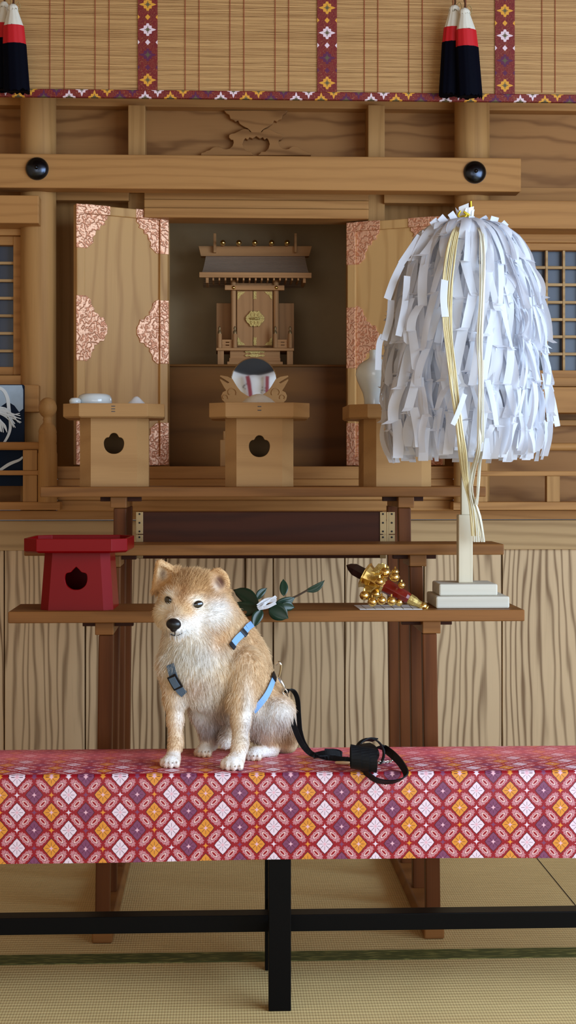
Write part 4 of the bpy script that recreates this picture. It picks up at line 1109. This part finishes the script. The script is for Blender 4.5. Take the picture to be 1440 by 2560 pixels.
# ================================================================== leash
def B(px, py, lift=.0): 
    p = UZ(px, py, zt+lift); return p
leash = thing('leash', 'black webbing leash with metal clip, its hand loop lying beside the dog', 'leash', B(800, 1890))
YL = 3.31
m = MB(); m.strap(smoothpath([U(713, 1737, YL-.01), U(720, 1765, YL-.02), U(729, 1795, YL-.03), U(741, 1832, YL-.03), U(756, 1862, YL-.03), U(778, 1884, YL-.04), B(815, 1893, .006), B(870, 1899, .004), B(900, 1897, .006)], 6), Vector((1, -.25, .12)), .0115, .0022); m.build('strap', STRAP, leash)
m = MB(); m.strap(smoothpath([U(714, 1733, YL-.01), U(722, 1724, YL-.01), U(735, 1729, YL), U(744, 1750, YL), U(747, 1790, YL), U(751, 1830, YL), U(764, 1866, YL-.01), B(790, 1890, .01), B(835, 1887, .008)], 6), Vector((.9, -.5, .25)), .0105, .0022); m.build('strap', STRAP, leash)
m = MB(); c = B(836, 1889, .006)
m.strap(smoothpath([c+Vector((-.045, 0, 0)), c+Vector((-.02, -.004, .006)), c+Vector((0, 0, .005)), c+Vector((.014, .004, .002)), c+Vector((.005, .010, .006)), c+Vector((-.02, .006, .008))], 5), Vector((0, .6, 1)), .012, .003); m.build('strap_fold', STRAP, leash)
# rolled part and the two loops of the hand strap
m = MB(); c = B(905, 1900, .028)
for j in range(3):
    P = []
    for i in range(25):
        a = 2*PI*i/24; P.append(Vector((c.x-.012+.016*j, c.y+.010+.019*math.cos(a), c.z+.004+.023*math.sin(a)-.003*j)))
    m.strap(P, Vector((1, -.2, -.15)), .021, .003)
m.build('rolled_strap', STRAP, leash)
m = MB(); c0_ = U(924, 1883, 3.225)
P = [c0_+Vector((.030*math.cos(a), .012*math.sin(a), .029*math.sin(a))) for a in [2*PI*i/30+.3 for i in range(31)]]
m.strap(P, Vector((.25, -1, .1)), .010, .0025); m.build('hand_loop', STRAP, leash)
m = MB()
Q = [B(948, 1866, .030), B(962, 1872, .022), U(985, 1890, 3.20), U(1003, 1910, 3.15), U(1015, 1934, 3.108), U(1005, 1947, 3.095), U(975, 1955, 3.10), U(940, 1950, 3.112), U(915, 1930, 3.125), U(900, 1908, 3.16), U(893, 1885, 3.20), U(899, 1862, 3.22), U(918, 1849, 3.23), B(938, 1850, .045)]
m.strap(smoothpath(Q, 6), Vector((.35, -.75, .45)), .0165, .0026); m.build('hand_loop', STRAP, leash)
m = MB(); m.strap(smoothpath([B(912, 1860, .05), B(925, 1868, .05), B(935, 1885, .04), B(930, 1900, .02)], 5), Vector((1, -.1, .1)), .022, .003); m.build('label_patch', STRAP, leash)
# clip
def tb(name, pts, r, mat, par): m = MB(); m.tube(smoothpath(pts, 5), r, 8); return m.build(name, mat, par, smooth=60)
clip = tb('clip', [U(698, 1694, YL-.015), U(703, 1704, YL-.018), U(708, 1714, YL-.018), U(711, 1722, YL-.016)], .0032, STEEL, leash)
tb('swivel_ring', [U(711, 1722, YL-.016), U(705, 1727, YL-.014), U(710, 1737, YL-.012), U(717, 1739, YL-.012), U(718, 1729, YL-.014), U(712, 1722, YL-.016)], .0019, STEEL, clip)
tb('d_ring', [U(694, 1657, YL-.012), U(701, 1657, YL-.016), U(703, 1667, YL-.016), U(701, 1680, YL-.016), U(698, 1692, YL-.016)], .0026, BRASS, leash)
tb('d_ring', [U(690, 1661, YL-.014), U(697, 1656, YL-.02), U(702, 1662, YL-.02)], .003, STEEL, leash)
ch = thing('chain_toggle', 'thin silver chain with a pale wooden toggle lying beside the leash loop', 'chain', B(900, 1905))
m = MB(); m.lathe([(.0005, -.018), (.003, -.015), (.0036, 0), (.003, .014), (.001, .018)], B(858, 1907, .0045), 12, axis=(1, -.22, 0)); m.build('toggle', WOODBIT, ch, smooth=60)
m = MB(); P = smoothpath([B(878, 1911, .004), B(900, 1908, .004), B(930, 1906, .004), B(960, 1905, .004), B(978, 1903, .004), B(981, 1897, .004)], 5)
for i, p in enumerate(P):
    d = (P[min(i+1, len(P)-1)]-P[max(i-1, 0)]).normalized(); n_ = Vector((0, 0, 1)) if i % 2 else d.cross(Vector((0, 0, 1)))
    m.tube([p+d*.0042*math.cos(a)+n_*.002*math.sin(a) for a in [2*PI*q/10 for q in range(11)]], .0008, 5)
m.build('chain', STEEL, ch, smooth=60)
for cpx, cpy in ((884, 1909), (888, 1901)):
    c = B(cpx, cpy, .004); m = MB(); m.tube([c+Vector((math.cos(a)*.007, math.sin(a)*.006, .002*math.sin(a))) for a in [2*PI*q/16 for q in range(17)]], .0012, 6); m.build('split_ring', STEEL, ch, smooth=60)
# ================================================================== the dog
zt_b = zt
def nd(px, py, Y, r): return (np.array(U(px, py, Y), dtype=np.float64), r*Y/F)
def cone(p, a, b):
    (A, ra), (B_, rb_) = a, b; ab = B_-A; L2 = float(ab@ab)
    t_ = np.clip(((p-A)@ab)/L2, 0, 1)
    return np.linalg.norm(p-A-t_[..., None]*ab, axis=-1)-(ra+(rb_-ra)*t_)
def ell(p, c, rx, ry, rz, rot=None):
    C = c[0]; q = p-C
    if rot is not None: q = q@np.array(rot)
    s_ = np.array([rx, ry, rz]); k0 = np.linalg.norm(q/s_, axis=-1); k1 = np.linalg.norm(q/(s_*s_), axis=-1)
    return k0*(k0-1)/np.maximum(k1, 1e-9)
def tri(p, a, b, c, r):
    a, b, c = [np.array(v) for v in (a, b, c)]
    ba, cb, ac = b-a, c-b, a-c; n = np.cross(ba, ac); pa, pb, pc = p-a, p-b, p-c
    d2 = lambda v: (v*v).sum(-1)
    s_ = np.sign(pa@np.cross(ba, n))+np.sign(pb@np.cross(cb, n))+np.sign(pc@np.cross(ac, n))
    def seg(e, q): return d2(e*np.clip((q@e)/float(e@e), 0, 1)[..., None]-q)
    edge = np.minimum(np.minimum(seg(ba, pa), seg(cb, pb)), seg(ac, pc)); face = (pa@n)**2/float(n@n)
    return np.sqrt(np.where(s_ < 2.0, edge, face))-r
def smin(a, b, k):
    h = np.clip(.5+.5*(b-a)/k, 0, 1); return b+(a-b)*h-k*h*(1-h)
def smax(a, b, k): return -smin(-a, -b, k)
px1 = 3.24/F
EL = dict(a=U(390,1472,3.262), b=U(446,1434,3.245), c=U(400,1409,3.235)); ER = dict(a=U(508,1442,3.240), b=U(570,1494,3.275), c=U(556,1425,3.232))
ROT_E = Matrix.Rotation(-.25, 3, 'Z') @ Matrix.Rotation(-.3, 3, 'Y')
def sdf(p):
    k3, k2, k1 = .030, .020, .010
    d = cone(p, nd(488,1535,3.262,76), nd(500,1640,3.275,92))                       # neck ruff
    d = smin(d, cone(p, nd(530,1530,3.30,58), nd(598,1650,3.325,70)), k3)           # nape
    d = smin(d, ell(p, nd(500,1672,3.262,1), 92*px1, 74*px1, 84*px1), k3)           # chest
    d = smin(d, cone(p, nd(560,1655,3.315,88), nd(640,1775,3.335,78)), k3)          # trunk
    d = smin(d, cone(p, nd(525,1710,3.285,66), nd(560,1745,3.30,50)), k3)           # belly
    d = smin(d, cone(p, nd(655,1770,3.345,62), nd(700,1835,3.352,40)), k3)          # rump
    d = smin(d, cone(p, nd(702,1800,3.362,40), nd(718,1858,3.360,26)), k2)          # tail root / haunch
    # front legs
    for pts, pa_ in (((nd(440,1672,3.245,40), nd(437,1745,3.238,24), nd(438,1800,3.235,18), nd(440,1858,3.232,15.5), nd(434,1888,3.222,17)), 0),
                     ((nd(612,1672,3.245,50), nd(604,1750,3.222,30), nd(602,1800,3.212,22), nd(601,1860,3.202,18), nd(593,1896,3.192,20)), 1)):
        dl = cone(p, pts[0], pts[1])
        for i in range(1, 4): dl = smin(dl, cone(p, pts[i], pts[i+1]), .012)
        d = smin(d, dl, .016)
    # hind legs
    dl = cone(p, nd(650,1785,3.325,52), nd(698,1776,3.285,30)); dl = smin(dl, cone(p, nd(698,1778,3.285,30), nd(668,1838,3.310,20)), k2)
    dl = smin(dl, cone(p, nd(668,1838,3.310,20), nd(682,1872,3.318,15)), .012); dl = smin(dl, cone(p, nd(682,1877,3.318,14), nd(640,1881,3.286,15)), .010)
    d = smin(d, dl, .014)
    dl = cone(p, nd(556,1780,3.345,44), nd(508,1776,3.315,28)); dl = smin(dl, cone(p, nd(508,1780,3.315,28), nd(522,1840,3.335,20)), k2)
    dl = smin(dl, cone(p, nd(530,1862,3.345,15), nd(512,1870,3.328,14)), .014); d = smin(d, dl, .014)
    d = smin(d, cone(p, nd(572,1820,3.32,20), nd(566,1858,3.300,15)), .012)
    # paws with toes
    for (x, y, Y, r, dx, dyaw) in ((428,1898,3.206,1.0,0,-.35), (583,1908,3.176,1.14,0,-.3), (636,1885,3.278,.95,0,-.55), (510,1874,3.322,.9,0,-.4)):
        c = np.array(U(x, y, Y)); c[2] = zt_b+.013*r
        d = smin(d, ell(p, (c, 1), .0185*r, .020*r, .0135*r), .010)
        fw_ = np.array([math.sin(dyaw)*1.0, -math.cos(dyaw), 0]); sd_ = np.array([math.cos(dyaw), math.sin(dyaw), 0])
        toes = np.full(p.shape[:-1], 1.0)
        for j, (o, f_) in enumerate(((-.0155,.008), (-.0055,.0145), (.0055,.0145), (.0155,.008))):
            tc_ = c+sd_*o*r+fw_*f_*r; tc_[2] = zt_b+.009*r
            toes = np.minimum(toes, ell(p, (tc_, 1), .0062*r, .0085*r, .0092*r))
        d = smin(d, toes, .0045)
    # head
    h = ell(p, nd(482,1490,3.250,1), 80*px1, 70*px1, 66*px1)
    h = smin(h, ell(p, nd(420,1534,3.222,1), 34*px1, 44*px1, 38*px1), k2)           # cheeks
    h = smin(h, ell(p, nd(532,1540,3.228,1), 48*px1, 48*px1, 40*px1), k2)
    h = smin(h, ell(p, nd(452,1484,3.206,1), 46*px1, 36*px1, 30*px1), k2)           # brow
    h = smin(h, cone(p, nd(456,1532,3.200,38), nd(436,1564,3.152,21)), .022)        # muzzle
    h = smin(h, cone(p, nd(462,1556,3.19,30), nd(443,1579,3.160,15)), .012)         # jaw
    for (x, y) in ((421,1500), (493,1511)):                                         # eye sockets
        pass
    re = ell(p, nd(548,1454,3.252,1), 27*px1, 9*px1, 36*px1, ROT_E); rc = ell(p, nd(543,1461,3.240,1), 20*px1, 14*px1, 27*px1, ROT_E)
    h = smin(h, smax(re, -rc, .004), .012)
    for e in (EL,):
        ear = tri(p, e['a'], e['b'], e['c'], 11*px1)
        cen = (np.array(e['a'])*.36+np.array(e['b'])*.32+np.array(e['c'])*.32)
        dirc = cen-np.array([0, 0, H]); dirc = dirc/np.linalg.norm(dirc)
        sh = lambda v: tuple(np.array(v)*.60+cen*.40-dirc*.0085)
        cav = tri(p, sh(e['a']), sh(e['b']), sh(e['c']), 6*px1)
        h = smin(h, smax(ear, -cav, .004), .010)
    d = smin(d, h, .022)
    return np.maximum(d, (zt_b+.0006)-p[..., 2])

def surface_nets(fn, lo, hi, st):
    ax_ = [np.arange(lo[i], hi[i]+st, st) for i in range(3)]
    n = [len(a) for a in ax_]; D = np.empty(n)
    yy, zz_ = np.meshgrid(ax_[1], ax_[2], indexing='ij')
    for i, x in enumerate(ax_[0]):
        P = np.stack([np.full(yy.shape, x), yy, zz_], -1); D[i] = fn(P)
    ins = D < 0; n1 = [k-1 for k in n]
    cor = [(a, b, c) for a in (0, 1) for b in (0, 1) for c in (0, 1)]
    sl = lambda A, c: A[c[0]:c[0]+n1[0], c[1]:c[1]+n1[1], c[2]:c[2]+n1[2]]
    cnt = sum(sl(ins, c).astype(np.int8) for c in cor); act = (cnt > 0) & (cnt < 8)
    idx = np.full(n1, -1, dtype=np.int64); idx[act] = np.arange(act.sum())
    acc = np.zeros((act.sum(), 3)); num = np.zeros(act.sum())
    for c in cor:
        for axn in range(3):
            if c[axn]: continue
            c2 = list(c); c2[axn] = 1
            a, b = sl(D, c)[act], sl(D, c2)[act]; m = (a < 0) != (b < 0)
            t_ = np.where(m, a/np.where(m, a-b, 1), 0)
            v = np.tile(np.array(c, float), (len(a), 1)); v[:, axn] += t_
            acc[m] += v[m]; num[m] += 1
    ijk = np.argwhere(act); V = np.array(lo)+(ijk+acc/num[:, None])*st
    Fs = []
    for axn in range(3):
        o1, o2 = [(1, 2), (2, 0), (0, 1)][axn]
        A = np.take(ins, range(0, n[axn]-1), axis=axn); Bm = np.take(ins, range(1, n[axn]), axis=axn)
        e = np.argwhere(A != Bm)
        ok = (e[:, o1] > 0) & (e[:, o2] > 0) & (e[:, o1] < n[o1]-1) & (e[:, o2] < n[o2]-1); e = e[ok]
        fl = A[tuple(e.T)]
        q = []
        for (u, v) in ((-1, -1), (0, -1), (0, 0), (-1, 0)):
            w = e.copy(); w[:, o1] += u; w[:, o2] += v; q.append(idx[tuple(w.T)])
        q = np.stack(q, 1); q[~fl] = q[~fl][:, ::-1]; Fs.append(q)
    return V, np.concatenate(Fs)
lo = np.array(U(370, 1925, 3.17))-np.array([.02, .03, 0]); hi = np.array(U(760, 1388, 3.40))+np.array([.03, .04, .01])
lo = np.array([min(U(365,1600,3.1).x, U(365,1600,3.4).x), 3.10, zt_b-.006]); hi = np.array([max(U(770,1600,3.1).x, U(770,1600,3.42).x), 3.425, U(400,1385,3.22).z])
V, Q = surface_nets(sdf, lo, hi, .0030)
def grad(P, e=.0012):
    g_ = np.stack([sdf(P+np.eye(3)[i]*e)-sdf(P-np.eye(3)[i]*e) for i in range(3)], -1)
    return g_/np.maximum(np.linalg.norm(g_, axis=-1, keepdims=True), 1e-9)
for _ in range(2):
    N_ = grad(V); V = V-N_*sdf(V)[:, None]*.8
V[:, 2] = np.maximum(V[:, 2], zt_b+.0006)
N_ = grad(V)
def ray_hit(px, py, lift=0.0):
    P = np.array(U(px, py, 3.2))-np.array([0, 0, H]); P /= np.linalg.norm(P)
    s_ = np.arange(3.02, 3.46, .0008); X = np.array([0, 0, H])+P*s_[:, None]
    dd = sdf(X); k = np.argmax(dd < 0)
    if not (dd < 0).any(): return None, None
    p = X[k]; n_ = grad(p[None])[0]
    return Vector(p+n_*lift), Vector(n_)

# coat colours: the dog's markings, with some light and shade painted in
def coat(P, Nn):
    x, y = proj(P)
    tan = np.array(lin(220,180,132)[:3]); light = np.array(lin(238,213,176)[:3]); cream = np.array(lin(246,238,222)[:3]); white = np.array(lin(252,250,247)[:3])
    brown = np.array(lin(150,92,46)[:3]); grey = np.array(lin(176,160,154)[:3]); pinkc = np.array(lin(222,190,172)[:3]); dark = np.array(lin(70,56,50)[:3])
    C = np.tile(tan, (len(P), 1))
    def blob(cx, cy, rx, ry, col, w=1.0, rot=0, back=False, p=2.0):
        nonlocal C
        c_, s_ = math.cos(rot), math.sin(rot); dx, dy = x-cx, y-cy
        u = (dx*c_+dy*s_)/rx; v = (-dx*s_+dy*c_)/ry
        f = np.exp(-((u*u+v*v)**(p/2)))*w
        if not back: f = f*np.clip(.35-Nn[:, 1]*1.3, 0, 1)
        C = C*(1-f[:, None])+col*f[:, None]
    blob(640, 1660, 90, 90, light, .5, back=True)
    blob(560, 1690, 60, 90, light, .6); blob(660, 1790, 90, 60, light, .4)
    # chest and throat
    blob(470, 1660, 85, 62, cream, .95, p=3); blob(455, 1615, 62, 45, cream, .9, p=3); blob(520, 1640, 55, 45, white, .75); blob(410, 1620, 30, 60, cream, .6)
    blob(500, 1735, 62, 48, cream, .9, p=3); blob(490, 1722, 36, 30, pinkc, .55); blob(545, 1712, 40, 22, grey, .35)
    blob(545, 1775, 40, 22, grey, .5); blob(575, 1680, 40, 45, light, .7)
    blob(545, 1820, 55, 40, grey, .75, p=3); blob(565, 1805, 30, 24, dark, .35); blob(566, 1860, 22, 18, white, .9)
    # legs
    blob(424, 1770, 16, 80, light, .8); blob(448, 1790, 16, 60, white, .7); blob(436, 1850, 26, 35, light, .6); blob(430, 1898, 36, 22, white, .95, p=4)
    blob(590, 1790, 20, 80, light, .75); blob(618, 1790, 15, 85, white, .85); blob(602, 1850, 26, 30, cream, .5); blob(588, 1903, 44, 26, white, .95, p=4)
    blob(680, 1792, 58, 42, white, .97, p=3); blob(700, 1776, 34, 26, white, .8); blob(640, 1830, 34, 40, grey, .75, p=3); blob(660, 1850, 20, 28, pinkc, .5); blob(655, 1880, 48, 18, white, .95, p=4)  # pale inner thigh, whitened further to paint in the light on it
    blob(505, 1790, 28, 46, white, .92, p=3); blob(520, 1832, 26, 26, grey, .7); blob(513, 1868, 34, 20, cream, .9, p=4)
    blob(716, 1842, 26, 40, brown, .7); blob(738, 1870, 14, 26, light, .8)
    # face
    hm = (P[:, 1] < 3.30) & (y < 1600)
    blob(480, 1455, 92, 34, np.array(lin(206,164,112)[:3]), .8, back=True)
    blob(458, 1476, 13, 36, np.array(lin(150,98,54)[:3]), .75, rot=.12); blob(520, 1475, 36, 26, np.array(lin(200,156,104)[:3]), .6)
    blob(406, 1540, 38, 40, np.array(lin(236,218,186)[:3]), .9, p=3); blob(540, 1530, 42, 32, white, .95, p=3); blob(515, 1552, 52, 24, white, .85, p=3)  # left cheek cream-tan: shading of that side put into the coat
    blob(500, 1520, 20, 12, cream, .8); blob(490, 1499, 19, 11, cream, .85); blob(425, 1487, 15, 11, cream, .8); blob(412, 1515, 16, 14, cream, .8)
    blob(452, 1530, 20, 20, np.array(lin(220,186,138)[:3]), .7); blob(476, 1528, 10, 16, np.array(lin(208,162,106)[:3]), .55); blob(440, 1530, 15, 16, cream, .35)
    blob(448, 1568, 34, 26, white, .95, p=4); blob(412, 1566, 14, 22, white, .8); blob(480, 1580, 36, 18, white, .75)
    blob(400, 1580, 14, 40, light, .75); blob(585, 1560, 26, 44, light, .6); blob(552, 1598, 30, 22, np.array(lin(222,178,126)[:3]), .7, rot=-.6)
    blob(433, 1580, 18, 5, np.array(lin(110,100,98)[:3]), .6)
    # eye rims, ear insides with their inner shading painted in
    for (cx, cy, rx, ry, r) in ((421, 1500, 11, 9.5, .5), (493.5, 1511, 14, 8.5, -.2)): blob(cx, cy, rx, ry, np.array(lin(40,30,26)[:3]), .95, rot=r, p=6)
    blob(405, 1432, 13, 22, np.array(lin(222,196,160)[:3]), .9, p=4); blob(408, 1436, 8, 14, np.array(lin(104,78,62)[:3]), .75, p=3); blob(414, 1442, 8, 9, np.array(lin(226,206,178)[:3]), .5)
    blob(544, 1461, 19, 25, np.array(lin(206,168,136)[:3]), .9, rot=-.3, p=4); blob(550, 1456, 12, 17, np.array(lin(84,44,34)[:3]), .92, rot=-.3, p=4); blob(537, 1472, 9, 12, np.array(lin(228,208,186)[:3]), .8)
    return C
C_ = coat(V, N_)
dl = U(560, 1880, 3.27)
dog = thing('shiba_dog', 'tan and white shiba dog in a blue harness sitting upright on the covered bench', 'dog', (dl.x, dl.y, zt_b))
off = np.array(OFF[dog.name])
me = bpy.data.meshes.new('body'); me.from_pydata((V-off).tolist(), [], Q.tolist())
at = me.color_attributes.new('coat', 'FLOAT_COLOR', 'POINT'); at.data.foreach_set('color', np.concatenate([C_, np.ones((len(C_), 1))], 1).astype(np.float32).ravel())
me.polygons.foreach_set('use_smooth', [True]*len(me.polygons)); me.materials.append(FURM); me.update()
bo = bpy.data.objects.new('body', me); COL.objects.link(bo); bo.parent = dog

# fur strands, combed along the coat
rs = np.random.RandomState(4)
tr = np.concatenate([Q[:, [0, 1, 2]], Q[:, [0, 2, 3]]]); a_, b_, c_ = V[tr[:, 0]], V[tr[:, 1]], V[tr[:, 2]]
ar = np.linalg.norm(np.cross(b_-a_, c_-a_), axis=1); NF = 85000
ti = rs.choice(len(tr), NF, p=ar/ar.sum()); r1, r2 = rs.rand(NF), rs.rand(NF); sq_ = np.sqrt(r1)
w0, w1, w2 = 1-sq_, sq_*(1-r2), sq_*r2
RP = a_[ti]*w0[:, None]+b_[ti]*w1[:, None]+c_[ti]*w2[:, None]
RN = N_[tr[ti, 0]]*w0[:, None]+N_[tr[ti, 1]]*w1[:, None]+N_[tr[ti, 2]]*w2[:, None]; RN /= np.linalg.norm(RN, axis=1, keepdims=True)
x, y = proj(RP)
nose = np.array(U(434, 1560, 3.15)); hc = np.array(U(480, 1510, 3.24))
wh = 1/(1+np.exp((np.linalg.norm(RP-hc, axis=1)-.085)/.008)); wh = wh*(y < 1610)
fh = RP-nose; fh /= np.linalg.norm(fh, axis=1, keepdims=True)+1e-9
fb = np.tile(np.array([.15, .25, -1.0]), (NF, 1))
fl = fh*wh[:, None]+fb*(1-wh)[:, None]
fl = fl-RN*(fl*RN).sum(1, keepdims=True); fl /= np.linalg.norm(fl, axis=1, keepdims=True)+1e-9
def bump_(cx, cy, rx, ry): return np.exp(-(((x-cx)/rx)**2+((y-cy)/ry)**2))
Ln = np.full(NF, .013); Ln += .010*bump_(470, 1630, 110, 50)+.006*bump_(520, 1740, 70, 40)+.008*bump_(720, 1840, 30, 50)+.007*bump_(560, 1800, 40, 40)
Ln = Ln*(1-wh)+wh*(.0035+.013*np.clip((np.linalg.norm(RP-nose, axis=1)-.03)/.09, 0, 1))
leg = (y > 1770)*(((x > 405)*(x < 462))+((x > 570)*(x < 632))); Ln = np.where(leg > 0, np.minimum(Ln, .007), Ln)
paw = RP[:, 2] < zt_b+.032; Ln = np.where(paw, np.minimum(Ln, .0042), Ln)
ears = (y < 1470)*((x < 430)+(x > 520)); Ln = np.where(ears > 0, np.minimum(Ln, .005), Ln)
for (cx, cy, r_) in ((421, 1500, 13), (493, 1511, 16)): Ln = np.where((x-cx)**2+((y-cy)*1.3)**2 < r_**2, .0012, Ln)
Ln = np.where(((x-545)/17)**2+((y-1461)/24)**2 < 1, .0022, Ln)
Ln = np.where((x-434)**2+(y-1562)**2 < 20**2, .001, Ln)
Ln *= rs.uniform(.6, 1.15, NF)
lift_ = .42+.1*rs.randn(NF); jit = rs.randn(NF, 3)*.16
# strands clump into tufts
cl = np.floor(RP/.011); hsh = np.sin(cl@np.array([12.9898, 78.233, 37.719]))*43758.5; tuft = np.stack([np.sin(hsh), np.cos(hsh*1.7), np.sin(hsh*2.3)], 1)*.16
d0 = fl*.85+RN*lift_[:, None]+jit+tuft*(1-wh)[:, None]; d0 /= np.linalg.norm(d0, axis=1, keepdims=True)
d1 = d0*.8+fl*.45+tuft*.3+np.array([0, 0, -.12]); d1 /= np.linalg.norm(d1, axis=1, keepdims=True)
S0 = RP-RN*.0008; S1 = S0+d0*(Ln*.5)[:, None]; S2 = S1+d1*(Ln*.5)[:, None]
for S_ in (S1, S2): S_[:, 2] = np.maximum(S_[:, 2], zt_b+.0008)
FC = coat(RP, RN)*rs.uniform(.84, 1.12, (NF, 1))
hc_ = bpy.data.hair_curves.new('fur'); hc_.add_curves([3]*NF)
pts = np.stack([S0, S1, S2], 1)-off
hc_.position_data.foreach_set('vector', pts.astype(np.float32).ravel())
ra = hc_.attributes.get('radius') or hc_.attributes.new('radius', 'FLOAT', 'POINT')
ra.data.foreach_set('value', np.tile(np.array([.00034, .00026, .00007], np.float32), NF))
ca = hc_.attributes.new('coat', 'FLOAT_COLOR', 'CURVE'); ca.data.foreach_set('color', np.concatenate([FC, np.ones((NF, 1))], 1).astype(np.float32).ravel())
hc_.materials.append(FURM)
fo = bpy.data.objects.new('fur', hc_); COL.objects.link(fo); fo.parent = dog; fo['kind'] = 'stuff'

# eyes, nose, mouth, claws
def basis(n, up=Vector((0, 0, 1)), roll=0):
    n = n.normalized(); xx = up.cross(n).normalized(); zz_2 = n.cross(xx)
    c, s_ = math.cos(roll), math.sin(roll)
    X = xx*c+zz_2*s_; Z = zz_2*c-xx*s_
    return Matrix(((X.x, n.x, Z.x), (X.y, n.y, Z.y), (X.z, n.z, Z.z)))
for (x_, y_, w_, h_, roll) in ((421.5, 1500.5, 11.5, 10, -.5), (493.5, 1511, 15.5, 9.6, .15)):
    p, n_ = ray_hit(x_, y_); n_ = (n_+Vector((-.05, -1, .05))).normalized(); m = MB()
    m.ball(p-n_*.0012, (w_*px1, .0052, h_*px1), 28, 18, rot=basis(n_, roll=roll)); m.build('eye', EYE, dog, smooth=80)
p, n_ = ray_hit(434, 1561); m = MB()
m.ball(p+Vector((0, .004, 0)), (18.6*px1, .0125, 14.5*px1), 28, 18, rot=basis(Vector((-.12, -1, .1)), roll=-.15))
m.ball(p+Vector((0, .004, -.007)), (10*px1, .0095, 11*px1), 20, 12); m.build('nose', NOSE, dog, smooth=80)
P = [ray_hit(a, b, .0010)[0] for a, b in ((420, 1579), (428, 1585), (438, 1588), (448, 1586), (456, 1581))]
m = MB(); m.tube(smoothpath(P, 4), .0013, 6); m.tube([ray_hit(437, 1576, .0008)[0], ray_hit(438, 1587, .0008)[0]], .0011, 6); m.tube(smoothpath([q for q in [ray_hit(a, b, .0012)[0] for a, b in ((456, 1581), (463, 1578), (470, 1575))] if q], 4), .0004, 6); m.build('mouth', MOUTH, dog, smooth=80)
m = MB()
for (cx_, cy_, sp_) in ((428, 1907, 12), (583, 1916, 14), (640, 1890, 12), (510, 1880, 11)):
    for o in (-1.2, -.4, .4, 1.2):
        p, n_ = ray_hit(cx_+o*sp_, cy_+abs(o)*-1)
        if p: m.ball(p, (.0016, .004, .0022), 8, 6)
m.build('claws', CLAW, dog, smooth=80)

# harness
har = thing('harness', 'x', 'x', (dl.x, dl.y, zt_b)); del har['label']; del har['category']
har.parent = dog; har.location = (0, 0, 0); lab(har, 'pale blue nylon harness')
def band_on(name, pts, w, mat, lift=.0075, th=.0018):
    P, W = [], []
    q = smoothpath([Vector((a, b, 0)) for a, b in pts], 5)
    last = None
    for v in q:
        p, n_ = ray_hit(v.x, v.y, lift)
        if p is None: continue
        P.append(p); W.append(n_)
    for _ in range(3):
        P = [P[0]]+[(P[i-1]+P[i]*2+P[i+1])/4 for i in range(1, len(P)-1)]+[P[-1]]
        W = [W[0]]+[(W[i-1]+W[i]*2+W[i+1])/4 for i in range(1, len(W)-1)]+[W[-1]]
    wd = []
    for i in range(len(P)):
        t_ = (P[min(i+1, len(P)-1)]-P[max(i-1, 0)]).normalized(); wd.append(t_.cross(W[i]).normalized())
    m = MB(); m.strap(P, wd, w, th); return m.build(name, mat, har)
band_on('neck_strap', [(573, 1618), (586, 1601), (600, 1588), (612, 1574)], .014, BLUE)
band_on('strap_slider', [(601, 1589), (607, 1581)], .017, PLASTIC, .0088, .003); band_on('strap_slider', [(572, 1620), (577, 1613)], .0165, PLASTIC, .0086, .003)
band_on('back_strap', [(612, 1573), (620, 1567), (629, 1563)], .014, BLUE)
band_on('girth_strap', [(632, 1776), (648, 1757), (662, 1738), (672, 1716), (679, 1692), (681, 1670), (680, 1648)], .0135, BLUE, .0070)
band_on('strap_slider', [(676, 1700), (678, 1688)], .017, PLASTIC, .0085, .003)
band_on('chest_strap', [(430, 1662), (434, 1678), (441, 1700), (452, 1722), (462, 1730)], .0175, SLATE, .0080)
band_on('buckle', [(433, 1686), (440, 1700), (449, 1716)], .021, PLASTIC, .0095, .004)
band_on('buckle_face', [(435, 1690), (440, 1701), (447, 1712)], .015, SLATE, .012, .002)
# ================================================================== daylight
W = bpy.data.worlds.new('world'); S.world = W; W.use_nodes = True
bg = W.node_tree.nodes['Background']; bg.inputs[0].default_value = (.78, .88, 1.0, 1); bg.inputs[1].default_value = .3
def area(name, loc, target, sx, sy, power, col):
    l = bpy.data.lights.new(name, 'AREA'); l.shape = 'RECTANGLE'; l.size = sx; l.size_y = sy; l.energy = power; l.color = col
    o = bpy.data.objects.new(name, l); COL.objects.link(o); o.location = loc
    d = Vector(target)-Vector(loc); o.rotation_euler = d.to_track_quat('-Z', 'Y').to_euler(); return o
area('window_daylight', (2.55, 1.3, 1.5), (0, 2.4, 1.2), 3.6, 2.0, 178, (.60, .78, 1.0))
area('front_daylight', (0, -2.8, 1.35), (0, 4, 1.0), 4.6, 2.3, 62, (1.0, .96, .90))
S.view_settings.view_transform = 'Standard'; S.view_settings.look = 'None'; S.view_settings.gamma = 1; S.view_settings.use_curve_mapping = False
S.view_settings.exposure = 0.1
